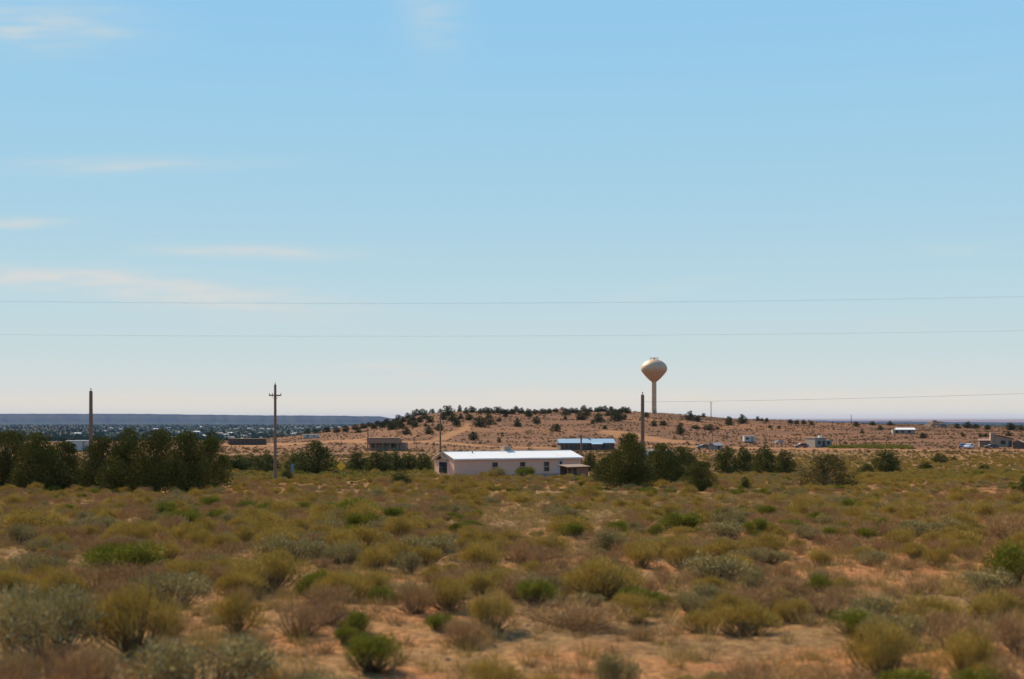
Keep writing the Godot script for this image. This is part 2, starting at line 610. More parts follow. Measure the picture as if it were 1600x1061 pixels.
func juniper_source(called: String, seed_value: int, leaves: int, leaf: float, lobes_n: int, shape: float, tint: Color, gaps := 0.0) -> Node3D:   # unit: 1 m radius, 2 m tall
	var rng := RandomNumberGenerator.new()
	rng.seed = seed_value
	var lobes: Array = []
	for i in lobes_n:
		var t := (i + 0.5) / lobes_n
		var y := lerpf(0.20, 1.72, pow(t, 1.25))
		var envelope := pow(maxf(sin(PI * clampf(lerpf(0.26, 0.97, pow(t, shape)), 0.0, 1.0)), 0.0), 0.75)
		var a := i * 2.4 + rng.randf() * 1.2
		var r := envelope * rng.randf_range(0.45, 0.80)
		lobes.push_back([Vector3(cos(a) * r, y + rng.randf_range(-0.1, 0.1), sin(a) * r), rng.randf_range(0.30, 0.46) * lerpf(1.0, 0.66, t), rng.randf_range(0.75, 1.2)])
	if gaps == 0.0:   # the dense heart of a juniper
		for q in [[0.0, 0.62, 0.0, 0.62], [0.1, 0.35, 0.15, 0.5], [-0.1, 0.32, -0.15, 0.52], [0.05, 1.05, 0.0, 0.46], [0.2, 0.3, -0.2, 0.5], [-0.25, 0.3, 0.2, 0.5]]:
			lobes.push_back([Vector3(q[0], q[1], q[2]), q[3], rng.randf_range(0.75, 1.1)])
	var crown := Shape.new()
	var wood := Shape.new()
	wood.tint = Color(0.13, 0.09, 0.065)
	var lean := Vector3(rng.randfn() * 0.06, 0, rng.randfn() * 0.06)
	wood.bar(Vector3(0, -0.12, 0), Vector3(0, 0.5, 0) + lean, 0.10, 0.075, 7)
	wood.bar(Vector3(0, 0.5, 0) + lean, Vector3(0, 1.5, 0) + lean * 2.0, 0.075, 0.02, 6)
	for l in lobes:
		var c: Vector3 = l[0]
		wood.bar(Vector3(0, clampf(c.y * 0.55, 0.1, 1.2), 0) + lean, c, 0.03, 0.008, 4)
	for i in leaves:
		var l: Array = lobes[rng.randi() % lobes.size()]
		var n := Vector3(rng.randfn(), rng.randfn() + 0.1, rng.randfn()).normalized()
		var p: Vector3 = l[0] + n * l[1] * pow(rng.randf(), 0.38) * rng.randf_range(0.85, 1.12)
		p.y = maxf(p.y, 0.03)
		if gaps > 0.0 and sin(p.x * 9.0 + l[2] * 20.0) * sin(p.y * 8.0) * sin(p.z * 9.0) > 1.0 - gaps:
			continue
		var dir := (n + Vector3.UP * 0.5 + Vector3(rng.randfn(), rng.randfn(), rng.randfn()) * 0.5).normalized()
		var side := dir.cross(Vector3(rng.randfn(), rng.randfn(), rng.randfn())).normalized()
		var c: Color = tint * (l[2] * rng.randf_range(0.7, 1.35))
		c.r *= rng.randf_range(0.85, 1.25)
		c.a = 1.0
		crown.tint = c
		sliver(crown, p, dir, side, leaf * rng.randf_range(0.7, 1.5), leaf * rng.randf_range(0.35, 0.7))
	var o := Node3D.new()
	part("crown", crown.done(), leafy("needles", 0.25), o)
	part("trunk", wood.done(), leafy("twig", 0.0), o)
	o.set_meta("kind_name", called)
	o.set_meta("category", "tree")
	return o


func make_plant_sources() -> void:
	var kinds := {
		"sagebrush": {"lobes": 11, "spread": 0.66, "tall": 0.72, "leaves": 4200, "long": 0.075, "wide": 0.022, "upright": 0.5, "through": 0.25, "dead": 0.10, "leaf": Color(0.30, 0.235, 0.088), "leaf2": Color(0.39, 0.30, 0.13), "wood": Color(0.13, 0.095, 0.065)},
		"rabbitbrush": {"lobes": 12, "spread": 0.60, "tall": 0.80, "leaves": 4600, "long": 0.125, "wide": 0.014, "upright": 1.0, "through": 0.5, "dead": 0.12, "leaf": Color(0.32, 0.225, 0.052), "leaf2": Color(0.45, 0.30, 0.085), "wood": Color(0.16, 0.11, 0.06)},
		"dry_bush": {"lobes": 10, "spread": 0.68, "tall": 0.66, "leaves": 2600, "long": 0.13, "wide": 0.010, "upright": 0.7, "through": 0.25, "dead": 0.55, "leaf": Color(0.39, 0.22, 0.09), "leaf2": Color(0.47, 0.29, 0.105), "wood": Color(0.25, 0.15, 0.082)},
		"green_shrub": {"lobes": 10, "spread": 0.58, "tall": 0.72, "leaves": 4400, "long": 0.085, "wide": 0.026, "upright": 0.6, "through": 0.45, "dead": 0.03, "leaf": Color(0.15, 0.155, 0.024), "leaf2": Color(0.225, 0.205, 0.036), "wood": Color(0.11, 0.08, 0.05)},
	}
	var n := 100
	for k in kinds:
		shrub_kinds[k] = []
		for i in 5:
			n += 1
			shrub_kinds[k].push_back(shrub_source(k, n, kinds[k]))
	for i in 6:
		juniper_near.push_back(juniper_source("juniper_tree", 300 + i, 15000, 0.055, 26, [0.8, 1.0, 0.9, 1.2, 0.75, 1.0][i], Color(0.105, 0.102, 0.027)))
	for i in 5:
		juniper_mid.push_back(juniper_source("juniper_tree", 340 + i, 5000, 0.085, 18, [0.8, 1.0, 0.7, 1.1, 0.9][i], Color(0.092, 0.098, 0.027)))
	for i in 5:
		juniper_far.push_back(juniper_source("juniper_tree", 380 + i, 1300, 0.15, 12, [0.75, 0.9, 0.7, 1.1, 0.85][i], Color(0.066, 0.072, 0.026)))


func zone(column: float) -> String:
	var marks := [[132, "the dark juniper clump at the frame's edge"], [345, "the widest juniper clump"], [452, "the tall crossarm pole"], [556, "the junipers by the yellow sign"], [672, "the adobe house at the hill's foot"], [735, "the pink house's gable end"],
		[862, "the pink house's long wall"], [930, "the lean-to shed"], [1058, "the water tower"], [1128, "the thin pole on the hill"], [1245, "the distant juniper thicket"], [1345, "the loose olive tree"], [1425, "the round lone juniper"], [1500, "the small rocky knoll"]]
	for m in marks:
		if column < m[0]:
			return m[1]
	return "the blue and white parked cars"


func make_scrub() -> void:
	var rng := RandomNumberGenerator.new()
	rng.seed = 4242
	var look := {"sagebrush": "grey-green sagebrush", "rabbitbrush": "yellow-olive rabbitbrush", "dry_bush": "dry brown bush", "green_shrub": "fresh green shrub"}
	# the shrubs that stand out: column, row of the foot, width, height, kind
	var seen := [[585, 1047, 115, 78, "green_shrub"], [556, 988, 66, 40, "green_shrub"], [370, 988, 84, 76, "rabbitbrush"], [212, 1016, 165, 122, "rabbitbrush"], [70, 1034, 200, 155, "sagebrush"], [190, 905, 145, 74, "green_shrub"], [502, 980, 92, 66, "dry_bush"],
		[420, 925, 130, 64, "rabbitbrush"], [452, 882, 120, 58, "sagebrush"], [285, 834, 82, 44, "green_shrub"], [275, 797, 66, 36, "sagebrush"], [215, 818, 74, 36, "dry_bush"], [60, 838, 122, 48, "rabbitbrush"], [42, 894, 90, 56, "sagebrush"], [385, 808, 36, 28, "dry_bush"],
		[672, 872, 106, 56, "sagebrush"], [410, 832, 90, 40, "rabbitbrush"], [560, 862, 100, 46, "rabbitbrush"], [772, 984, 84, 68, "rabbitbrush"], [1165, 988, 112, 62, "rabbitbrush"], [1378, 1058, 125, 105, "rabbitbrush"], [1330, 996, 84, 50, "green_shrub"],
		[1110, 904, 132, 60, "sagebrush"], [1200, 870, 72, 42, "rabbitbrush"], [1226, 938, 82, 46, "dry_bush"], [1065, 828, 82, 40, "green_shrub"], [990, 814, 50, 30, "dry_bush"], [890, 840, 82, 36, "rabbitbrush"], [1335, 824, 72, 30, "dry_bush"],
		[1500, 862, 82, 40, "rabbitbrush"], [1250, 808, 62, 30, "rabbitbrush"], [1430, 838, 84, 32, "sagebrush"], [945, 934, 140, 74, "rabbitbrush"], [900, 976, 170, 62, "dry_bush"], [1130, 842, 82, 40, "sagebrush"], [1450, 985, 130, 60, "rabbitbrush"],
		[1592, 1030, 90, 90, "dry_bush"], [1540, 930, 110, 50, "sagebrush"], [820, 790, 60, 24, "rabbitbrush"], [710, 920, 90, 44, "dry_bush"], [320, 890, 90, 44, "dry_bush"], [150, 835, 80, 40, "sagebrush"]]
	var spots: Array = []
	for s in seen:
		var d := depth_of(s[0], s[1], 8.0, 260.0)
		spots.push_back([at(s[0], d, 0.02), s[2] * d / FOCAL * 0.56, s[3] * d / FOCAL / 1.16, s[4], s[0], d])
	var bare := [[800, 815, 55], [950, 818, 40], [440, 950, 50], [330, 1040, 130], [540, 1056, 200], [960, 1020, 130], [760, 1045, 160], [1130, 1040, 120], [900, 865, 30], [1250, 1050, 90]]
	var tries := 0
	var placed := spots.size()
	while tries < 44000:
		tries += 1
		var d := sqrt(lerpf(14.0 * 14.0, 410.0 * 410.0, rng.randf())) if tries > 3600 else sqrt(lerpf(14.0 * 14.0, 72.0 * 72.0, rng.randf()))
		var c := rng.randf_range(-60.0, 1660.0)
		var x := (c - 800.0) * d / FOCAL
		var row := EYE_ROW - level(c, d) * FOCAL / d
		var skip := false
		for b in bare:
			if absf(row - b[1]) < 22.0 and absf(c - b[0]) < b[2]:
				skip = true
		var patchy := mid.get_noise_2d(x * 0.8, d * 0.8)
		if d > 230.0 and rng.randf() < smoothstep(230.0, 400.0, d) * 0.92 or d > 250.0 and on_track(x, -d) > 0.2:
			continue
		if skip or rng.randf() > (0.80 if d > 55.0 else 0.62) + 0.9 * patchy:
			continue
		if d > 150.0 and absf(x) < 16.0 and absf(d - 205.0) < 16.0:
			continue
		var near := true
		for s in spots:
			var q: Vector3 = s[0]
			if absf(q.x - x) < 1.5 and absf(-q.z - d) < 1.5 and Vector2(q.x - x, q.z + d).length() < s[1] * 0.75 + 0.28:
				near = false
				break
		if not near:
			continue
		var pick := rng.randf() + 0.35 * broad.get_noise_2d(x * 3.0, d * 3.0)
		var kind := "rabbitbrush" if pick < 0.34 else "dry_bush" if pick < 0.74 else "sagebrush" if pick < 0.93 else "green_shrub"
		if d > 120.0 and c > 1300.0 and rng.randf() < 0.6:
			kind = "rabbitbrush"
		var r := rng.randf_range(0.24, 0.58) * (1.0 + 0.4 * patchy)
		if rng.randf() < 0.06:
			r *= 1.5
		spots.push_back([at(c, d, 0.02), r, r * rng.randf_range(0.75, 1.15), kind, c, d])
		if d < 72.0:
			placed += 1
	# nearest first; up to 290 of a kind in view stand by themselves, the rest is ground cover nobody could count
	spots.sort_custom(func(a, b): return a[5] < b[5])
	var of_kind := {}
	var in_zone := {}
	var rest := {}
	for s in spots:
		var kind: String = s[3]
		var p: Vector3 = s[0]
		var turn := rng.randf() * TAU
		var size := Vector3(s[1], s[2], s[1])
		of_kind[kind] = of_kind.get(kind, 0) + 1
		if of_kind[kind] <= 220 and s[5] < 75.0 and s[4] > -40.0 and s[4] < 1640.0:
			var mark := kind + zone(s[4])
			in_zone[mark] = in_zone.get(mark, 0) + 1
			var words: String = look[kind] + ", " + ("nearest" if in_zone[mark] == 1 else ordinal(in_zone[mark]) + " nearest") + " of those below " + zone(s[4])
			copy_of(shrub_kinds[kind][rng.randi() % 5], p, turn, size, words, {"sagebrush": "sagebrush on the near flat", "rabbitbrush": "rabbitbrush on the near flat", "dry_bush": "dry bushes on the near flat", "green_shrub": "green shrubs on the near flat"}[kind])
		else:
			var key := kind + str(rng.randi() % 2)
			if not rest.has(key):
				rest[key] = []
			rest[key].push_back(Transform3D(Basis(Vector3.UP, turn).scaled_local(size), p))
	for key in rest:
		var kind: String = key.left(-1)
		var source: Node3D = shrub_kinds[kind][int(key.right(1))]
		scatter(numbered("%s_cover" % kind), source.get_child(0).mesh, leafy("leaf_" + kind, 0.4), rest[key])
	# dry grass tufts and litter
	for pass_n in 3:
		var tuft := Shape.new()
		for i in 46:
			var a := rng.randf() * TAU
			var p := Vector3(cos(a), 0, sin(a)) * rng.randf() * 0.10
			var dir := Vector3(cos(a) * rng.randf(), rng.randf_range(0.5, 1.4), sin(a) * rng.randf()).normalized()
			tuft.tint = [Color(0.46, 0.31, 0.13), Color(0.40, 0.28, 0.09), Color(0.30, 0.185, 0.09)][pass_n] * rng.randf_range(0.7, 1.25)
			sliver(tuft, p, dir, dir.cross(Vector3(rng.randfn(), rng.randfn(), rng.randfn())).normalized(), rng.randf_range(0.10, 0.30), 0.007)
		var places: Array = []
		for i in 7600:
			var d := sqrt(lerpf(13.0 * 13.0, 95.0 * 95.0, pow(rng.randf(), 1.15)))
			var c := rng.randf_range(-60.0, 1660.0)
			var p := at(c, d, 0.01)
			if rng.randf() > 0.72 + 1.1 * mid.get_noise_2d(p.x * 0.9 + 17.0 * pass_n, p.z * 0.9):
				continue
			var k := rng.randf_range(0.6, 1.5)
			places.push_back(Transform3D(Basis(Vector3.UP, rng.randf() * TAU).scaled_local(Vector3(k, k * rng.randf_range(0.7, 1.2), k)), p))
		scatter(numbered("dry_grass"), tuft.done(), leafy("straw", 0.4), places)
	# stones and clods on the sand
	var stone := SphereMesh.new()
	stone.radius = 0.5
	stone.height = 0.7
	stone.radial_segments = 7
	stone.rings = 4
	var stones: Array = []
	for i in 1500:
		var d := rng.randf_range(13.0, 45.0)
		var p := at(rng.randf_range(-60.0, 1660.0), d, 0.01)
		var k := rng.randf_range(0.02, 0.075) * (1.8 if rng.randf() < 0.07 else 1.0)
		stones.push_back(Transform3D(Basis(Vector3(rng.randf(), 1, rng.randf()).normalized(), rng.randf() * TAU).scaled_local(Vector3(k, k * 0.7, k * rng.randf_range(0.6, 1.3))), p))
	scatter("scattered_stones", stone, plain("sandstone", Color(0.34, 0.20, 0.12), 0.95, 0.0, 0.2, 3.0), stones)


func make_trees() -> void:
	var rng := RandomNumberGenerator.new()
	rng.seed = 77
	# near and middle junipers: column, row of the foot, width, height, label
	var near := [[12, 766, 92, 102, "tall dark juniper cut by the frame, beside the dark clump"], [58, 768, 78, 96, "dark juniper in the middle of the clump at the frame's edge"], [100, 766, 66, 84, "lower dark juniper, end of the clump at the frame's edge before the gap"],
		[160, 768, 66, 92, "juniper beside the gap, first of the widest clump, in front of the pole"], [200, 770, 78, 104, "tall juniper, second of the widest clump"], [246, 772, 82, 108, "tallest juniper, in the middle of the widest clump"], [290, 770, 74, 104, "juniper, fourth of the widest clump, dark and dense"], [326, 766, 56, 90, "sloping juniper at the open end of the widest clump"],
		[984, 766, 76, 92, "tallest juniper of the group in front of the water tower"], [950, 758, 56, 46, "low light-green juniper beside the lean-to shed"], [1034, 760, 66, 70, "juniper behind and beside the tallest one below the water tower"], [1066, 752, 52, 58, "olive juniper in the group below the water tower, farther back"], [1096, 770, 44, 54, "dark conical juniper, the last of the group below the water tower"]]
	for t in near:
		var d := depth_of(t[0], t[1], 60.0, 300.0)
		var k: float = d / FOCAL
		copy_of(juniper_near[rng.randi() % 6], at(t[0], d, 0.05), rng.randf() * TAU, Vector3(t[2] * k * 0.66, t[3] * k / 1.98, t[2] * k * 0.66), t[4], "junipers on the near flat")
	var middle := [[492, 742, 76, 54, "broad dark juniper between the crossarm pole and the yellow sign"], [448, 752, 24, 20, "small dark juniper bush at the crossarm pole's foot"], [415, 738, 52, 28, "low juniper behind the crossarm pole"], [368, 737, 56, 26, "low green juniper between the widest clump and the crossarm pole"], [392, 736, 40, 24, "small green juniper just before the crossarm pole"],
		[462, 738, 34, 30, "lower juniper leaning on the broad dark one by the crossarm pole"], [560, 737, 44, 30, "juniper just behind the yellow diamond sign"], [592, 740, 50, 36, "dark rounded juniper below the adobe house"], [615, 737, 34, 32, "juniper beside the dark rounded one below the adobe house"], [640, 736, 38, 28, "bright green juniper nearer the pink house's gable"], [663, 737, 30, 28, "juniper right against the pink house's gable end"], [627, 758, 40, 20, "low dark bush in front of the pink house's gable"],
		[1136, 741, 42, 44, "first juniper of the distant thicket, nearest the conical one"], [1164, 740, 42, 42, "second juniper of the distant thicket"], [1194, 742, 46, 46, "tallest juniper of the distant thicket"], [1226, 743, 42, 38, "last juniper of the distant thicket, beside the loose olive tree"], [1388, 740, 50, 37, "round lone juniper in the open field"], [1353, 741, 28, 17, "small juniper beside the round lone one"],
		[1468, 725, 27, 17, "small round juniper below the rocky knoll"], [1445, 734, 30, 12, "low flat juniper bush below the rocky knoll"], [1491, 722, 11, 9, "tiny juniper beside the small round one below the knoll"], [1538, 735, 20, 10, "low dark bush below the parked cars"], [1606, 776, 44, 34, "dark bush cut by the frame below the tan house"], [1165, 768, 20, 24, "small fresh green juniper standing alone below the thicket"], [330, 700, 34, 32, "pale distant tree above the widest juniper clump"],
		[922, 738, 26, 30, "green juniper right behind the lean-to shed"]]
	for t in middle:
		var d := depth_of(t[0], t[1], 60.0, 420.0)
		var k: float = d / FOCAL
		copy_of(juniper_mid[rng.randi() % 5], at(t[0], d, 0.05), rng.randf() * TAU, Vector3(t[2] * k * 0.58, t[3] * k / 1.92, t[2] * k * 0.58), t[4], "junipers in the middle distance")
	# the loose olive tree, browner and more open than the junipers
	var loose := juniper_source("olive_tree", 520, 9000, 0.06, 24, 0.8, Color(0.135, 0.11, 0.04), 0.7)
	var dl := depth_of(1290, 766, 60.0, 300.0)
	copy_of(loose, at(1292, dl, 0.05), 0.4, Vector3(98 * dl / FOCAL * 0.56, 60 * dl / FOCAL / 1.9, 2.1), "loose olive-brown tree with bare lower twigs, in front of the grey house", "")
	loose.free()
	copy_of(shrub_kinds["green_shrub"][3], at(133, 118.0, 0.02), 0.5, Vector3(0.75, 1.7, 0.75), "bright yellow-green bush in the gap between the two dark juniper clumps", "")
	# bushes against the pink house
	copy_of(shrub_kinds["green_shrub"][1], at(820, 178.0, 0.02), 1.0, Vector3(1.75, 1.75, 1.5), "dense dark green bush in front of the pink house's long wall", "bushes around the pink house")
	copy_of(shrub_kinds["sagebrush"][2], at(775, 184.0, 0.02), 2.0, Vector3(1.9, 1.9, 1.4), "grey-brown leafy bush against the pink house's middle window", "bushes around the pink house")
	copy_of(shrub_kinds["sagebrush"][0], at(752, 186.0, 0.02), 3.0, Vector3(1.1, 1.2, 1.0), "small grey bush below the pink house's first window", "bushes around the pink house")
	copy_of(shrub_kinds["dry_bush"][3], at(716, 184.0, 0.02), 3.0, Vector3(1.1, 0.9, 1.0), "low dry bush at the pink house's front corner", "bushes around the pink house")
	# hillside junipers: column, row of the foot, width, height
	var hill := [[604, 663, 14, 9], [618, 664, 15, 9], [630, 661, 14, 9], [644, 658, 14, 10], [656, 660, 13, 9], [664, 655, 13, 9], [640, 665, 11, 8], [612, 674, 12, 9], [590, 664, 12, 7], [577, 666, 12, 7], [693, 656, 12, 10], [706, 660, 14, 11], [728, 646, 10, 8], [758, 645, 12, 8], [786, 646, 12, 8], [800, 646, 12, 8], [815, 645, 12, 8], [836, 646, 10, 7], [868, 644, 9, 6], [893, 645, 10, 8], [917, 650, 12, 9], [938, 644, 11, 8], [950, 650, 10, 8], [975, 645, 12, 8], [960, 650, 14, 10], [622, 657, 10, 8], [637, 655, 9, 8], [650, 651, 16, 11], [661, 649, 16, 10], [675, 648, 9, 8], [688, 646, 8, 7], [700, 651, 20, 15], [713, 665, 14, 13], [718, 644, 8, 10], [720, 655, 8, 8], [733, 658, 14, 10], [738, 645, 14, 9], [750, 646, 10, 7], [765, 646, 14, 9], [778, 645, 18, 9], [792, 646, 10, 8],
		[635, 680, 15, 11], [648, 669, 13, 11], [665, 668, 7, 6], [670, 679, 14, 11], [687, 675, 14, 11], [625, 672, 16, 12], [612, 669, 15, 10], [672, 660, 14, 11], [598, 668, 14, 9], [584, 669, 12, 8], [568, 670, 12, 8], [555, 672, 11, 8], [540, 675, 12, 9], [526, 676, 11, 8], [510, 677, 12, 8], [493, 677, 12, 8], [480, 677, 10, 8], [560, 678, 11, 9],
		[750, 668, 25, 15], [767, 664, 15, 9], [740, 687, 15, 12], [780, 660, 8, 6], [764, 655, 11, 8], [790, 652, 8, 7], [780, 691, 7, 7], [806, 644, 11, 8], [826, 651, 14, 12], [838, 662, 13, 11], [809, 667, 13, 12], [848, 646, 14, 8], [858, 645, 10, 7], [868, 674, 15, 11], [885, 649, 14, 10], [883, 657, 7, 6],
		[909, 657, 19, 14], [926, 663, 7, 6], [936, 661, 19, 12], [945, 671, 8, 6], [965, 660, 23, 16], [900, 645, 9, 7], [912, 643, 10, 8], [922, 644, 9, 7], [932, 644, 10, 7], [945, 644, 12, 8], [955, 644, 10, 7], [968, 646, 12, 8], [980, 646, 13, 9], [976, 653, 7, 6], [1010, 651, 9, 7], [1003, 658, 9, 7], [1022, 666, 10, 9], [1036, 665, 14, 8],
		[1063, 678, 15, 13], [1064, 666, 8, 7], [1078, 657, 16, 13], [1090, 658, 11, 9], [1099, 653, 7, 6], [1087, 671, 13, 6], [1108, 673, 17, 9], [1121, 672, 7, 5], [1139, 664, 13, 13], [1160, 662, 15, 13], [1184, 658, 7, 7], [1191, 659, 5, 5], [1198, 660, 7, 6], [1235, 662, 9, 6], [1245, 663, 8, 6], [1256, 663, 9, 6], [1268, 664, 8, 6], [1203, 669, 6, 5], [1217, 670, 6, 5],
		[1338, 667, 9, 7], [1363, 665, 10, 6], [1391, 665, 9, 6], [1375, 674, 9, 7], [1442, 686, 14, 9], [1347, 677, 7, 5], [1495, 670, 9, 7], [1512, 670, 15, 9], [1525, 670, 11, 7], [1543, 671, 11, 7], [1580, 673, 19, 11], [1596, 673, 11, 8], [1576, 681, 10, 7], [1532, 684, 7, 6], [1540, 684, 10, 5], [1549, 684, 9, 6], [1505, 683, 6, 5]]
	hill.sort_custom(func(a, b): return a[0] < b[0])
	var count := {}
	for t in hill:
		var d := depth_of(t[0], t[1], 380.0, 985.0)
		var k: float = d / FOCAL
		var crest := d > 900.0
		var where := "left of the adobe house" if t[0] < 575 else "above the adobe house" if t[0] < 672 else "above the pink house" if t[0] < 912 else "below and beside the water tower" if t[0] < 1058 else "between the water tower and grey house" if t[0] < 1260 else "beyond the grey house" if t[0] < 1430 else "behind the tan house"
		var mark := where + str(crest)
		count[mark] = count.get(mark, 0) + 1
		var words := "%s %s juniper on the %s %s, counting rightwards" % [ordinal(count[mark]), "small" if t[2] < 9 else "round" if t[2] < 15 else "large", "crest" if crest else "slope", where]
		copy_of(juniper_far[rng.randi() % 5], at(t[0], d, 0.1), rng.randf() * TAU, Vector3(t[2] * k * 0.68, t[3] * k / 1.65, t[2] * k * 0.68), words, "junipers on the hill")
	# the green hedge-like weeds beside the grey house and the low scrub dotted over the hill
	var blob: Mesh = juniper_source("scrub", 900, 260, 0.26, 7, 0.8, Color(0.19, 0.125, 0.058)).get_child(0).mesh
	var green: Mesh = juniper_source("weeds", 901, 260, 0.26, 7, 0.8, Color(0.235, 0.215, 0.042)).get_child(0).mesh
	var places: Array = []
	for i in 24000:
		var d := sqrt(lerpf(300.0 * 300.0, 1050.0 * 1050.0, rng.randf()))
		var c := rng.randf_range(330.0, 1640.0)
		var p := at(c, d, 0.05)
		if rng.randf() > 0.55 + 1.2 * mid.get_noise_2d(p.x * 0.25, p.z * 0.25) or on_track(p.x, p.z) > 0.2:
			continue
		var s := rng.randf_range(0.25, 0.75) * (1.7 if rng.randf() < 0.06 else 1.0)
		places.push_back(Transform3D(Basis(Vector3.UP, rng.randf() * TAU).scaled_local(Vector3(s, s * 0.5, s)), p))
	scatter("hillside_scrub", blob, leafy("needles", 0.25), places)
	var weeds: Array = []
	for i in 420:
		var c := rng.randf_range(1296.0, 1425.0)
		var p := at(c, rng.randf_range(425.0, 452.0) + 14.0 * mid.get_noise_1d(c), 0.05)
		var s := rng.randf_range(0.5, 1.1)
		weeds.push_back(Transform3D(Basis(Vector3.UP, rng.randf() * TAU).scaled_local(Vector3(s, s * 0.5, s)), p))
	for i in 900:
		var c := rng.randf_range(1340.0, 1640.0)
		var p := at(c, rng.randf_range(160.0, 235.0), 0.03)
		var s := rng.randf_range(0.25, 0.6)
		weeds.push_back(Transform3D(Basis(Vector3.UP, rng.randf() * TAU).scaled_local(Vector3(s, s * 0.5, s)), p))
	for i in 500:
		var c := rng.randf_range(340.0, 680.0)
		var p := at(c, rng.randf_range(175.0, 300.0), 0.03)
		var s := rng.randf_range(0.3, 0.8)
		weeds.push_back(Transform3D(Basis(Vector3.UP, rng.randf() * TAU).scaled_local(Vector3(s, s * 0.6, s)), p))
	scatter("green_weeds", green, leafy("needles", 0.25), weeds)
	# the wooded valley floor round the town
	var wood: Array = []
	for i in 9000:
		var d := lerpf(2300.0, 11000.0, pow(rng.randf(), 1.4))
		var c := rng.randf_range(-100.0, 640.0) if rng.randf() < 0.8 else rng.randf_range(1150.0, 1700.0)
		var p := at(c, d, 0.2)
		var s := rng.randf_range(2.0, 5.0)
		wood.push_back(Transform3D(Basis(Vector3.UP, rng.randf() * TAU).scaled_local(Vector3(s, s * 0.9, s)), p))
	var far_tree: Mesh = juniper_source("valley", 903, 160, 0.34, 6, 0.8, Color(0.05, 0.068, 0.03)).get_child(0).mesh
	scatter("valley_woodland", far_tree, leafy("needles", 0.25), wood)


# ---------------------------------------------------------------- buildings
func window_part(parent: Node3D, x: float, y: float, z: float, w: float, h: float, bars: int, frame: Material) -> void:   # on a wall that faces +z
	var s := Shape.new()
	var e := 0.07
	s.box(Vector3(x - w / 2 - e, y - e, z - 0.02), Vector3(x - w / 2, y + h + e, z + 0.06))
	s.box(Vector3(x + w / 2, y - e, z - 0.02), Vector3(x + w / 2 + e, y + h + e, z + 0.06))
	s.box(Vector3(x - w / 2, y + h, z - 0.02), Vector3(x + w / 2, y + h + e, z + 0.06))
	s.box(Vector3(x - w / 2, y - e, z - 0.02), Vector3(x + w / 2, y, z + 0.06))
	var f := part("window", s.done(), frame, parent)
	box_part("pane", Vector3(x - w / 2, y, z - 0.01), Vector3(x + w / 2, y + h, z + 0.012), glass(), f)
	for i in bars:
		var bx := x - w / 2 + w * (i + 1) / (bars + 1)
		box_part("glazing_bar", Vector3(bx - 0.025, y, z + 0.014), Vector3(bx + 0.025, y + h, z + 0.045), frame, f)
	box_part("meeting_rail", Vector3(x - w / 2, y + h * 0.5 - 0.03, z + 0.015), Vector3(x + w / 2, y + h * 0.5 + 0.03, z + 0.05), frame, f)


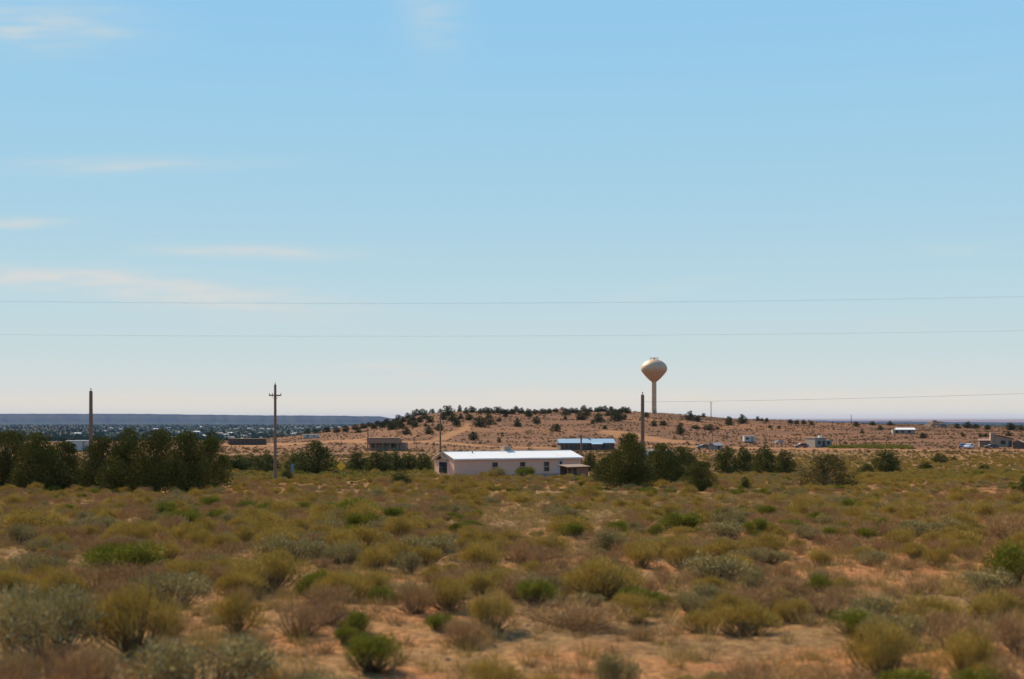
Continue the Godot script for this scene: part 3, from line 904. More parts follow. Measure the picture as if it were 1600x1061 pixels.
func make_pink_house() -> void:
	var turn := deg_to_rad(26.0)
	var mid_p := at(800.0, 203.0)
	var o := thing("manufactured_house", "long low pink house with a white metal roof, nearest the camera", "house", Vector3(mid_p.x - 0.55, at(712, 200.0).y - 0.1, -203.0), turn)
	var wall := plain("pink_siding", Color(0.76, 0.43, 0.31), 0.75, 0.0, 0.06, 0.8)
	var white := plain("white_roof_metal", Color(0.86, 0.81, 0.74), 0.38, 0.0, 0.03, 0.6)
	var trim := plain("pale_trim", Color(0.66, 0.47, 0.37), 0.6, 0.0, 0.05)
	var dark := plain("dark_trim", Color(0.05, 0.045, 0.045), 0.6, 0.0, 0.05)
	var L := 9.9
	var W := 3.5
	var eave := 2.75
	var rise := 0.85
	var s := Shape.new()
	s.prism([Vector2(W, 0.0), Vector2(W, eave), Vector2(0, eave + rise), Vector2(-W, eave), Vector2(-W, 0.0)], -L, L)
	part("wall", s.done(), wall, o)
	box_part("skirting", Vector3(-L + 0.02, -0.6, -W + 0.02), Vector3(L - 0.02, 0.5, W + 0.03), plain("grey_skirting", Color(0.42, 0.29, 0.225), 0.85, 0.0, 0.12, 0.7), o)
	for side in [1.0, -1.0]:   # roof sheets, each with a raised seam
		for i in 6:
			var x0 := lerpf(-L - 0.25, L + 0.25, i / 6.0) + 0.012
			var x1 := lerpf(-L - 0.25, L + 0.25, (i + 1) / 6.0) - 0.012
			var lift := 0.05 + 0.012 * (i % 2)
			var p := Shape.new()
			var slope := rise / W
			p.prism([Vector2(0.0, eave + rise + lift), Vector2(side * (W + 0.3), eave - 0.3 * slope + lift), Vector2(side * (W + 0.3), eave - 0.3 * slope + lift + 0.05), Vector2(0.0, eave + rise + lift + 0.05)], x0, x1)
			part("roof_sheet", p.done(), white, o)
		box_part("gutter", Vector3(-L - 0.25, eave - 0.15, side * (W + 0.30) - 0.04), Vector3(L + 0.25, eave - 0.025, side * (W + 0.30) + 0.04), white, o)
	s = Shape.new()
	s.box(Vector3(-L - 0.25, eave + rise + 0.10, -0.12), Vector3(L + 0.25, eave + rise + 0.135, 0.12))
	part("ridge_cap", s.done(), white, o)
	for x in [-3.75, 0.55, 4.35]:
		window_part(o, x, 0.85, W + 0.02, 0.85, 1.35, 0, trim)
	# door with steps
	var door := box_part("door", Vector3(6.2, 0.55, W + 0.003), Vector3(7.05, 2.5, W + 0.06), plain("door_white", Color(0.55, 0.50, 0.50), 0.5), o)
	box_part("door_handle", Vector3(6.28, 1.45, W + 0.06), Vector3(6.33, 1.6, W + 0.11), dark, door)
	box_part("door_light", Vector3(6.42, 1.7, W + 0.06), Vector3(6.83, 2.25, W + 0.068), glass(), door)
	for i in 3:
		box_part("step", Vector3(5.9, -0.5, W + 0.06 + 0.3 * i), Vector3(7.35, 0.48 - 0.17 * i, W + 0.055 + 0.3 * (i + 1)), plain("step_concrete", Color(0.30, 0.30, 0.33), 0.9), o)
	# evaporative cooler on the ridge, which throws the dark streak on the roof
	var c := box_part("roof_cooler", Vector3(-0.55, eave + rise + 0.12, -1.25), Vector3(0.55, eave + rise + 0.72, -0.15), plain("cooler_tan", Color(0.52, 0.36, 0.25), 0.7), o)
	box_part("cooler_lid", Vector3(-0.62, eave + rise + 0.723, -1.32), Vector3(0.62, eave + rise + 0.78, -0.08), plain("cooler_tan", Color(0.5, 0.4, 0.3)), c)
	box_part("vent_pipe", Vector3(-6.1, eave + 0.5, 0.9), Vector3(-5.98, eave + 1.0, 1.02), dark, o)
	# gable end: a window under a small hood
	var g := Node3D.new()
	g.name = "gable_end"
	o.add_child(g)
	g.position = Vector3(-L, 0, 0)
	g.rotation.y = -PI / 2
	window_part(g, -0.4, 0.75, 0.02, 2.5, 1.4, 1, dark)
	s = Shape.new()
	for q in [[-2.0, 2.5, -0.3, 3.1], [-0.3, 3.1, 1.5, 2.5]]:
		s.hexa([Vector3(q[0], q[1], 0.55), Vector3(q[2], q[3], 0.55), Vector3(q[2], q[3], 0.004), Vector3(q[0], q[1], 0.004)], [Vector3(q[0], q[1] + 0.08, 0.55), Vector3(q[2], q[3] + 0.08, 0.55), Vector3(q[2], q[3] + 0.08, 0.004), Vector3(q[0], q[1] + 0.08, 0.004)])
	part("window_hood", s.done(), dark, g)
	for x in [-W + 0.06, W - 0.06]:
		box_part("corner_board", Vector3(x - 0.058, 0.0, 0.003), Vector3(x + 0.058, 2.7, 0.03), trim, g)
	# lean-to shed beside it
	var q := at(896.0, 189.0)
	var h := thing("lean_to_shed", "small reddish shed with a brown roof and an open side, by the pink house", "shed", Vector3(q.x, q.y - 0.1, q.z), deg_to_rad(30.0))
	var red := plain("red_boards", Color(0.40, 0.185, 0.115), 0.85, 0.0, 0.2, 1.2)
	var tin := plain("brown_roofing", Color(0.33, 0.195, 0.115), 0.7, 0.0, 0.2, 0.7)
	for i in 9:   # boards of the front
		box_part("board", Vector3(-0.1 + 0.2 * i, -0.3, 0.95 + 0.012 * (i % 2)), Vector3(0.085 + 0.2 * i, 1.55, 1.0 + 0.012 * (i % 2)), red, h)
	box_part("end_wall", Vector3(1.66, -0.3, -0.95), Vector3(1.71, 1.6, 0.945), red, h)
	box_part("back_wall", Vector3(-1.5, -0.3, -1.0), Vector3(1.655, 1.75, -0.95), plain("old_grey_boards", Color(0.20, 0.155, 0.13), 0.9, 0.0, 0.25), h)
	box_part("partition", Vector3(-0.12, -0.3, -0.945), Vector3(-0.08, 1.6, 0.945), plain("old_grey_boards", Color(0.2, 0.15, 0.13)), h)
	for x in [-1.5, -0.8]:
		box_part("post", Vector3(x - 0.05, -0.3, 0.88), Vector3(x + 0.05, 1.5, 0.98), red, h)
	for y in [0.45, 0.95]:
		box_part("rail", Vector3(-1.44, y, 0.90), Vector3(-0.13, y + 0.1, 0.94), plain("old_grey_boards", Color(0.2, 0.15, 0.13)), h)
	s = Shape.new()
	s.hexa([Vector3(-1.7, 1.52, 1.25), Vector3(1.9, 1.56, 1.25), Vector3(1.9, 1.80, -1.2), Vector3(-1.7, 1.76, -1.2)], [Vector3(-1.7, 1.60, 1.25), Vector3(1.9, 1.64, 1.25), Vector3(1.9, 1.88, -1.2), Vector3(-1.7, 1.84, -1.2)])
	part("roof", s.done(), tin, h)


func block(parent: Node3D, called: String, x0: float, x1: float, y1: float, z0: float, z1: float, m: Material) -> MeshInstance3D:
	return box_part(called, Vector3(x0, -0.8, z0), Vector3(x1, y1, z1), m, parent)


func gable_roof(parent: Node3D, x0: float, x1: float, z0: float, z1: float, y: float, rise: float, m: Material) -> MeshInstance3D:
	var s := Shape.new()
	var zc := (z0 + z1) / 2
	s.prism([Vector2(z1 + 0.3, y), Vector2(z1 + 0.3, y + 0.12), Vector2(zc, y + rise + 0.12), Vector2(z0 - 0.3, y + 0.12), Vector2(z0 - 0.3, y), Vector2(zc, y + rise)], x0, x1)
	return part("roof", s.done(), m, parent)


func make_other_buildings() -> void:
	var adobe := plain("adobe", Color(0.42, 0.24, 0.155), 0.95, 0.0, 0.12, 0.4)
	var tan := plain("tan_stucco", Color(0.42, 0.30, 0.195), 0.95, 0.0, 0.1, 0.4)
	var brown := plain("brown_siding", Color(0.15, 0.10, 0.08), 0.85, 0.0, 0.15, 0.8)
	var grey := plain("grey_stucco", Color(0.36, 0.30, 0.25), 0.95, 0.0, 0.1, 0.4)
	var blue := plain("blue_roof_metal", Color(0.42, 0.55, 0.62), 0.35, 0.1, 0.05, 0.4)
	var white := plain("white_roof_metal", Color(0.83, 0.82, 0.8))
	var dark := plain("dark_shade_wood", Color(0.09, 0.075, 0.06), 0.9)
	var green := plain("green_post_paint", Color(0.20, 0.24, 0.17), 0.8)
	# blue-roofed long building
	var p := at(915.0, 430.0)
	var o := thing("blue_roofed_house", "long brown building with a pale blue metal roof, behind the pink house", "house", Vector3(p.x, at(915, 424).y - 0.1, -430.0), deg_to_rad(8.0))
	block(o, "wall", -8.2, 8.2, 2.3, -3.0, 3.0, brown)
	block(o, "porch_wing", 1.2, 4.2, 1.95, 3.01, 4.6, brown)
	gable_roof(o, -8.6, 8.6, -3.0, 3.0, 2.25, 1.2, blue)
	var s := Shape.new()
	s.hexa([Vector3(1.0, 1.97, 4.9), Vector3(4.4, 1.97, 4.9), Vector3(4.4, 2.40, 3.0), Vector3(1.0, 2.40, 3.0)], [Vector3(1.0, 2.05, 4.9), Vector3(4.4, 2.05, 4.9), Vector3(4.4, 2.48, 3.0), Vector3(1.0, 2.48, 3.0)])
	part("porch_roof", s.done(), blue, o)
	box_part("chimney", Vector3(0.6, 3.0, -0.4), Vector3(1.2, 4.0, 0.3), grey, o)
	for x in [-6.4, -3.6, -1.0, 6.2]:
		window_part(o, x, 0.9, 3.02, 1.0, 1.0, 0, grey)
	box_part("door", Vector3(4.6, 0.0, 3.003), Vector3(5.5, 2.0, 3.05), dark, o)
	# adobe house with a deep porch
	p = at(601.0, 420.0)
	o = thing("adobe_house", "flat-roofed reddish adobe house with a shaded porch at the hill's foot", "house", p, deg_to_rad(-6.0))
	block(o, "wall", -4.4, 4.4, 3.4, -4.0, 1.0, adobe)
	box_part("parapet", Vector3(-4.7, 2.25, 1.003), Vector3(4.7, 3.75, 3.0), adobe, o)
	box_part("coping", Vector3(-4.8, 3.753, -4.1), Vector3(4.8, 3.93, 3.1), plain("coping_orange", Color(0.52, 0.28, 0.15), 0.9), o)
	for x in [-4.5, -2.2, 0.0, 2.2, 4.5]:
		box_part("porch_post", Vector3(x - 0.14, -0.6, 2.6), Vector3(x + 0.14, 2.25, 2.88), green, o)
	for x in [-3.0, 2.8]:
		window_part(o, x, 0.9, 1.03, 1.3, 1.0, 1, green)
	box_part("door", Vector3(-0.5, 0.0, 1.003), Vector3(0.5, 2.05, 1.06), green, o)
	block(o, "side_wall", 4.6, 6.4, 2.4, -3.0, 0.9, adobe)
	# grey house to the right of the thicket
	p = at(1279.0, 452.0)
	o = thing("grey_house", "boxy grey stucco house beside a line of green weeds", "house", p, deg_to_rad(20.0))
	block(o, "wall", -2.9, 1.2, 2.9, -2.6, 2.6, grey)
	block(o, "wing", 1.21, 3.9, 2.3, -2.2, 1.7, grey)
	box_part("parapet", Vector3(-3.05, 2.903, -2.75), Vector3(1.3, 3.1, 2.75), grey, o)
	window_part(o, -1.4, 1.1, 2.62, 0.9, 0.9, 0, dark)
	window_part(o, 2.6, 1.0, 1.72, 0.8, 0.9, 0, dark)
	box_part("door", Vector3(-0.2, 0.0, 2.603), Vector3(0.7, 2.05, 2.66), dark, o)
	box_part("roof_unit", Vector3(0.0, 3.1, -0.5), Vector3(0.9, 3.7, 0.4), white, o)
	# tan house at the frame's edge
	p = at(1560.0, 462.0)
	o = thing("tan_house", "tan stucco house with a dark sloped roof near two parked cars", "house", p, deg_to_rad(-12.0))
	block(o, "wall", -1.2, 4.0, 2.9, -3.0, 2.0, tan)
	block(o, "tower_wall", -2.6, -1.21, 4.6, -1.6, 1.6, tan)
	block(o, "porch_wall", -5.9, -2.61, 2.0, -2.4, 0.6, plain("porch_tan", Color(0.30, 0.19, 0.125), 0.95))
	s = Shape.new()
	s.hexa([Vector3(-1.2, 3.95, 2.4), Vector3(4.4, 2.70, 2.4), Vector3(4.4, 2.70, -3.3), Vector3(-1.2, 3.95, -3.3)], [Vector3(-1.2, 4.12, 2.4), Vector3(4.4, 2.87, 2.4), Vector3(4.4, 2.87, -3.3), Vector3(-1.2, 4.12, -3.3)])
	part("roof", s.done(), plain("dark_roof", Color(0.12, 0.075, 0.06), 0.85), o)
	s = Shape.new()
	s.hexa([Vector3(-1.19, 2.903, 1.9), Vector3(3.9, 2.903, 1.9), Vector3(3.9, 2.903, -2.9), Vector3(-1.19, 2.903, -2.9)], [Vector3(-1.19, 3.93, 1.9), Vector3(0.0, 3.67, 1.9), Vector3(0.0, 3.67, -2.9), Vector3(-1.19, 3.93, -2.9)])
	part("gable_wall", s.done(), tan, o)
	gable_roof(o, -6.2, -2.62, -2.4, 0.6, 2.0, 0.6, plain("pink_roof", Color(0.42, 0.24, 0.19), 0.8))
	window_part(o, 1.2, 1.0, 2.02, 1.3, 1.1, 1, dark)
	box_part("door", Vector3(2.9, 0.0, 2.003), Vector3(3.8, 2.1, 2.06), dark, o)
	p = at(1592.0, 445.0)
	o = thing("stone_outbuilding", "small peaked grey-brown outbuilding at the frame's edge beside the tan house", "shed", p, deg_to_rad(58.0))
	block(o, "wall", -1.5, 1.5, 1.9, -1.5, 1.5, plain("brown_stone", Color(0.20, 0.135, 0.10), 0.95, 0.0, 0.2, 0.6))
	gable_roof(o, -1.7, 1.7, -1.5, 1.5, 1.9, 0.8, tan)
	box_part("door", Vector3(-0.4, 0.0, 1.503), Vector3(0.4, 1.7, 1.54), dark, o)
	# low pale building under the knoll
	p = at(1412.0, 700.0)
	o = thing("pale_low_house", "low pale house with a white roof below the rocky knoll", "house", p, deg_to_rad(-5.0))
	block(o, "wall", -5.6, 4.9, 2.0, -3.0, 3.0, grey)
	gable_roof(o, -4.0, 5.2, -3.0, 3.0, 2.0, 0.9, white)
	for x in [-3.8, -1.0, 2.2]:
		window_part(o, x, 0.6, 3.02, 1.1, 0.9, 0, dark)
	# dark low wall building at the sandy ledge
	p = at(387.0, 520.0)
	o = thing("low_dark_house", "low flat dark brown house on the sandy ledge behind the crossarm pole", "house", p, 0.05)
	block(o, "wall", -6.6, 6.6, 2.1, -2.5, 2.5, plain("umber_stucco", Color(0.13, 0.09, 0.07), 0.95))
	box_part("roof_slab", Vector3(-6.9, 2.103, -2.8), Vector3(6.9, 2.3, 2.8), plain("roof_umber", Color(0.24, 0.15, 0.10), 0.9), o)
	for x in [-4.5, -1.5, 1.8, 4.6]:
		window_part(o, x, 0.8, 2.52, 1.1, 0.8, 0, adobe)
	# small sheds, trailers and a canopy in the yards
	var yards := [[486.0, 690.0, 682.0, 3.8, 1.9, white, "white_trailer", "small white trailer standing on the pale ledge right of the crossarm pole", "trailer"], [1027.0, 330.0, 0.0, 3.6, 1.9, white, "white_roofed_trailer", "white-roofed trailer half hidden behind the juniper group below the tower", "trailer"],
		[1170.0, 520.0, 0.0, 2.0, 2.3, white, "white_camper", "boxy white camper standing in the sandy yard behind the thicket", "camper"], [124.0, 420.0, 0.0, 3.5, 3.2, white, "pale_shed", "pale flat-roofed shed showing between the two dark juniper clumps", "shed"]]
	for y in yards:
		p = at(y[0], y[1])
		o = thing(y[6], y[7], y[8], p, 0.12)
		box_part("body", Vector3(-y[3], 0.35, -1.2), Vector3(y[3], y[4], 1.2), plain("cream_panel", Color(0.62, 0.57, 0.5), 0.6), o)
		box_part("roof", Vector3(-y[3] - 0.1, y[4] + 0.003, -1.3), Vector3(y[3] + 0.1, y[4] + 0.14, 1.3), y[5], o)
		box_part("base", Vector3(-y[3] + 0.1, -0.6, -1.1), Vector3(y[3] - 0.1, 0.347, 1.1), dark, o)
		window_part(o, -y[3] * 0.45, y[4] * 0.5, 1.22, 0.9, 0.6, 0, dark)
		box_part("door", Vector3(y[3] * 0.3, 0.36, 1.203), Vector3(y[3] * 0.3 + 0.7, y[4] - 0.15, 1.24), grey, o)
	p = at(1118.0, 420.0)
	o = thing("grey_gabled_shed", "grey shed with a pale gabled roof behind the thicket", "shed", p, deg_to_rad(35.0))
	block(o, "wall", -1.6, 1.6, 1.1, -1.4, 1.4, grey)
	gable_roof(o, -1.8, 1.8, -1.4, 1.4, 1.1, 0.8, plain("faded_roof", Color(0.40, 0.36, 0.33), 0.6))
	box_part("door", Vector3(-0.4, 0.0, 1.403), Vector3(0.4, 1.0, 1.44), dark, o)
	p = at(1218.0, 440.0)
	o = thing("yard_canopy", "open canopy with a dark peaked roof on posts in the sandy yard", "canopy", p, 0.2)
	for x in [-1.4, 1.4]:
		for z in [-1.2, 1.2]:
			box_part("post", Vector3(x - 0.06, -0.4, z - 0.06), Vector3(x + 0.06, 1.75, z + 0.06), dark, o)
	s = Shape.new()
	for k in 4:
		var a := Vector3(1.75, 1.7, 1.5)
		var cs := [Vector3(-a.x, a.y, a.z), Vector3(a.x, a.y, a.z), Vector3(a.x, a.y, -a.z), Vector3(-a.x, a.y, -a.z)]
		s.tri(cs[k], cs[(k + 1) % 4], Vector3(0, 2.55, 0))
	part("roof", s.done(), plain("dark_canvas", Color(0.07, 0.075, 0.09), 0.7), o)


func car(column: float, depth: float, turn: float, paint: Color, tall: float, called: String, label: String) -> void:
	var p := at(column, depth)
	var o := thing(called, label, "car", p, turn, "cars in the yards")
	var m := StandardMaterial3D.new()
	m.resource_name = "car_paint"
	m.albedo_color = paint.linear_to_srgb()
	m.roughness = 0.3
	m.clearcoat_enabled = true
	var s := Shape.new()
	var line := [[-2.15, 0.35], [-2.2, 0.75], [-1.9, 0.88], [-1.1, 0.95], [1.75, 0.98], [2.1, 0.9], [2.2, 0.6], [2.1, 0.32]]
	var outline: Array = []
	for q in line:
		outline.push_back(Vector2(q[0], q[1]))
	s.prism(outline, -0.85, 0.85)
	var body := part("body", s.done(), m, o)
	body.rotation.y = PI / 2
	var cabin := Shape.new()
	cabin.prism([Vector2(-1.15, 0.95), Vector2(-0.45, tall), Vector2(1.3, tall), Vector2(1.8, 0.98)], -0.74, 0.74)
	part("cabin", cabin.done(), m, o).rotation.y = PI / 2
	for side in [-1.0, 1.0]:
		var w := Shape.new()
		w.prism([Vector2(-0.9, 1.0), Vector2(-0.42, tall - 0.1), Vector2(1.2, tall - 0.1), Vector2(1.55, 1.0)], side * 0.745, side * 0.75)
		part("side_window", w.done(), glass(), o).rotation.y = PI / 2
	var front := Shape.new()
	front.quad(Vector3(-0.65, 1.02, -1.13), Vector3(0.65, 1.02, -1.13), Vector3(0.62, tall - 0.08, -0.53), Vector3(-0.62, tall - 0.08, -0.53))
	part("windscreen", front.done(), glass(), o).rotation.y = PI / 2
	for x in [-1.35, 1.35]:
		for z in [-0.8, 0.8]:
			var wheel := Shape.new()
			wheel.bar(Vector3(x, 0.32, z - 0.1), Vector3(x, 0.32, z + 0.1), 0.33, 0.33, 14)
			var tyre := part("wheel", wheel.done(), plain("tyre_rubber", Color(0.02, 0.02, 0.02), 0.9, 0.0, 0.0), o)
			var hub := Shape.new()
			hub.bar(Vector3(x, 0.32, z - 0.105), Vector3(x, 0.32, z + 0.105), 0.19, 0.19, 10)
			part("rim", hub.done(), plain("wheel_alloy", Color(0.4, 0.4, 0.4), 0.35, 0.8, 0.0), tyre)


# ---------------------------------------------------------------- tower, poles, wires, signs
func make_tower() -> void:
	var p := at(1022.0, 960.0)
	var k := 960.0 / FOCAL   # metres to a row
	var o := thing("water_tower", "tan bulb-shaped water tower on a single stem, standing on the hill", "water tower", Vector3(p.x, p.y - 0.5, p.z))
	var paint := plain("tower_tan", Color(0.66, 0.41, 0.23), 0.55, 0.0, 0.05, 0.12)
	var y0 := -0.5
	var top := EYE + (EYE_ROW - 560.0) * k - p.y
	var R := 20.5 * k
	var eq := top - 15.0 * k
	var neck := top - 35.0 * k
	var bowl: Array = []
	for i in 7:   # cone that flares from the neck
		var t := i / 6.0
		bowl.push_back(Vector2(lerpf(4.2 * k, R * 0.86, pow(t, 0.9)), lerpf(neck, eq - 6.6 * k, pow(t, 1.12))))
	for i in range(1, 9):
		var t := lerpf(-0.50, 0.25, i / 8.0)
		bowl.push_back(Vector2(R * cos(t * 1.05), eq + sin(t) * 13.5 * k))
	for i in range(1, 15):
		var t := lerpf(0.25, PI / 2, i / 14.0)
		bowl.push_back(Vector2(maxf(R * cos(t), 0.02), eq + sin(t) * 15.0 * k * (0.89 + 0.11 * sin(t))))
	part("tank", lathe(bowl, 64), paint, o)
	part("stem", lathe([Vector2(4.0 * k, 6.0 * k), Vector2(3.75 * k, 12.0 * k), Vector2(3.7 * k, neck - 2.0 * k), Vector2(4.2 * k, neck + 0.3)], 40), paint, o)
	part("base_cone", lathe([Vector2(6.0 * k, y0 - 1.5), Vector2(5.6 * k, y0 + 1.0), Vector2(4.6 * k, 3.2 * k), Vector2(4.0 * k, 6.0 * k)], 40), paint, o)
	for y in [11.5, 21.0, 30.5]:
		part("stem_band", lathe([Vector2(3.74 * k, y * k), Vector2(3.86 * k, y * k), Vector2(3.86 * k, y * k + 0.30), Vector2(3.74 * k, y * k + 0.30)], 40), plain("band_tan", Color(0.70, 0.55, 0.42), 0.6, 0.0, 0.0), o)
	# rail round the top hatch
	var rail := Shape.new()
	var rr := 6.4 * k
	var yr := top - 1.0 * k
	for i in 16:
		var a := TAU * i / 16
		var b := TAU * (i + 1) / 16
		var pa := Vector3(cos(a) * rr, yr, sin(a) * rr)
		var pb := Vector3(cos(b) * rr, yr, sin(b) * rr)
		rail.bar(pa, pa + Vector3.UP * 1.5, 0.05, 0.05, 4)
		rail.bar(pa + Vector3.UP * 1.5, pb + Vector3.UP * 1.5, 0.05, 0.05, 4)
		rail.bar(pa + Vector3.UP * 0.9, pb + Vector3.UP * 0.9, 0.04, 0.04, 4)
	part("guard_rail", rail.done(), plain("rail_grey", Color(0.25, 0.24, 0.23), 0.6), o)
	part("roof_hatch", lathe([Vector2(0.9, top - 0.4), Vector2(0.9, top + 0.5), Vector2(0.7, top + 0.75), Vector2(0.02, top + 0.85)], 20), paint, o)
	box_part("stem_door", Vector3(-0.55, 0.6, 2.3), Vector3(0.55, 3.0, 2.52), plain("door_brown", Color(0.3, 0.2, 0.14), 0.7), o)


func pole(column: float, depth: float, top_row: float, thick: float, arm: float, label: String, called := "utility_pole", turn := 0.0, drop := 1.6, tint := Color(0.36, 0.23, 0.15)) -> Node3D:
	var p := at(column, depth)
	var tall := EYE + (EYE_ROW - top_row) * depth / FOCAL - p.y
	var o := thing(called, label, "utility pole", p, turn, "utility poles")
	var wood := plain("pole_wood" + str(tint), tint, 0.9, 0.0, 0.25, 1.2)
	var s := Shape.new()
	s.bar(Vector3(0, -0.6, 0), Vector3(0, tall, 0), thick, thick * 0.72, 12)
	part("shaft", s.done(), wood, o)
	if arm > 0.0:
		var y := tall - drop
		box_part("crossarm", Vector3(-arm, y - 0.07, thick * 0.75), Vector3(arm, y + 0.07, thick * 0.75 + 0.11), wood, o)
		var br := Shape.new()
		br.bar(Vector3(-arm * 0.5, y - 0.07, thick + 0.03), Vector3(0, y - 0.65, thick * 0.86), 0.02, 0.02, 4)
		br.bar(Vector3(arm * 0.5, y - 0.07, thick + 0.03), Vector3(0, y - 0.65, thick * 0.86), 0.02, 0.02, 4)
		part("brace", br.done(), plain("galvanised", Color(0.35, 0.35, 0.35), 0.5, 0.6), o)
		for x in [-arm * 0.92, arm * 0.92, -arm * 0.45]:
			var ins := part("insulator", lathe([Vector2(0.02, 0), Vector2(0.055, 0.02), Vector2(0.03, 0.06), Vector2(0.06, 0.09), Vector2(0.05, 0.16), Vector2(0.005, 0.2)], 10), plain("porcelain", Color(0.30, 0.27, 0.25), 0.3, 0.0, 0.0), o)
			ins.position = Vector3(x, y + 0.07, thick * 0.75 + 0.055)
	var cap := part("top_insulator", lathe([Vector2(0.025, 0), Vector2(0.06, 0.03), Vector2(0.03, 0.1), Vector2(0.055, 0.14), Vector2(0.04, 0.24), Vector2(0.005, 0.28)], 10), plain("porcelain", Color(0.3, 0.27, 0.25)), o)
	cap.position = Vector3(0, tall, 0)
	return o


func wire(a: Vector3, b: Vector3, sag: float, r: float, label: String) -> void:
	var s := Shape.new()
	var n := 28
	for i in n:
		var t := i / float(n)
		var u := (i + 1) / float(n)
		s.bar(a.lerp(b, t) + Vector3.DOWN * sag * 4.0 * t * (1.0 - t), a.lerp(b, u) + Vector3.DOWN * sag * 4.0 * u * (1.0 - u), r, r, 5)
	var o := MeshInstance3D.new()
	o.name = numbered("overhead_wire")
	o.mesh = s.done()
	o.set_surface_override_material(0, plain("wire_aluminium", Color(0.16, 0.16, 0.17), 0.5, 0.5, 0.0))
	tag(o, label, "wire", "overhead wires")
	add_child(o)


func aim(column: float, row: float, depth: float) -> Vector3:
	return Vector3((column - 800.0) * depth / FOCAL, EYE + (EYE_ROW - row) * depth / FOCAL, -depth)


func make_poles() -> void:
	pole(142, 128, 611, 0.21, 0.0, "bare wooden utility pole rising behind the gap between the dark juniper clumps")
	pole(1004, 128, 617, 0.21, 0.0, "bare wooden utility pole standing just before the water tower")
	pole(430, 165, 601, 0.19, 0.72, "tall wooden utility pole with a short crossarm, standing clear of the trees", "utility_pole", 0.12, 1.25)
	pole(688, 262, 649, 0.19, 0.0, "brown utility pole behind the pink house's gable end")
	pole(575, 400, 671, 0.15, 0.0, "thin pole at the corner of the adobe house")
	pole(908, 228, 679, 0.17, 0.55, "utility pole with a crossarm at the end of the blue-roofed building", "utility_pole", 0.3, 0.3)
	pole(1111, 930, 628, 0.28, 0.9, "thin far pole on the skyline right of the water tower", "utility_pole", 0.0, 0.6)
	pole(1330, 930, 648, 0.22, 0.0, "thin far pole on the skyline above the grey house")
	for q in [[497, 700, 676], [512, 640, 680], [533, 560, 681], [1113, 400, 678], [1307, 440, 684]]:
		pole(q[0], q[1], q[2], 0.11, 0.0, ["slender pole on the pale ledge, first of three", "slender pole on the pale ledge, middle of three", "slender pole on the pale ledge, nearest the adobe house", "slender pole beside the grey gabled shed", "slender pole standing in the weeds by the grey house"][[497, 512, 533, 1113, 1307].find(q[0])], "slender_pole")
	# the line along the road, whose poles stand outside the frame, and its two conductors
	pole(-520, 62, 455, 0.17, 0.0, "near roadside pole beyond the frame that carries the two high wires, before the junipers", "roadside_pole")
	pole(2150, 62, 438, 0.17, 0.0, "near roadside pole beyond the frame that carries the two high wires, before the tan house", "roadside_pole")
	wire(aim(-520, 462, 61.8), aim(2150, 449, 61.8), 0.5, 0.003, "highest thin overhead wire crossing the open sky")
	wire(aim(-520, 516, 61.8), aim(2150, 505, 61.8), 0.4, 0.0026, "second highest overhead wire crossing the open sky")
	pole(1960, 112, 596, 0.19, 0.0, "roadside pole beyond the frame at the end of the two low wires", "roadside_pole")
	wire(aim(1004, 628, 127.8), aim(1960, 600, 111.8), 0.25, 0.008, "low overhead wire rising from the bare pole before the water tower")
	wire(aim(1004, 652, 127.8), aim(1960, 652, 111.8), 0.25, 0.008, "lowest overhead wire skimming the skyline right of the water tower")
	# yellow diamond and blue plate
	var p := at(533.0, 182.0)
	var o := thing("warning_sign", "yellow diamond warning sign in front of the junipers", "road sign", p, 0.1)
	box_part("post", Vector3(-0.04, -0.4, -0.04), Vector3(0.04, 2.0, 0.04), plain("galvanised", Color(0.35, 0.35, 0.35)), o)
	var s := Shape.new()
	s.prism([Vector2(0.044, 1.15), Vector2(0.064, 1.15), Vector2(0.064, 2.0), Vector2(0.044, 2.0)], -0.43, 0.43)
	var plate := part("plate", s.done(), plain("sign_yellow", Color(0.85, 0.42, 0.02), 0.5, 0.0, 0.04), o)
	plate.transform = Transform3D(Basis(Vector3.BACK, PI / 4), Vector3(0, 1.58, 0)) * Transform3D(Basis(), Vector3(0, -1.575, 0))
	p = at(457.0, 168.0)
	o = thing("blue_sign", "narrow faded blue sign on a post among the junipers by the crossarm pole", "sign", p, 0.1)
	box_part("post", Vector3(-0.03, -0.3, -0.03), Vector3(0.03, 1.9, 0.03), plain("galvanised", Color(0.35, 0.35, 0.35)), o)
	box_part("plate", Vector3(-0.2, 0.95, 0.033), Vector3(0.2, 1.95, 0.05), plain("sign_blue", Color(0.16, 0.22, 0.28), 0.5), o)


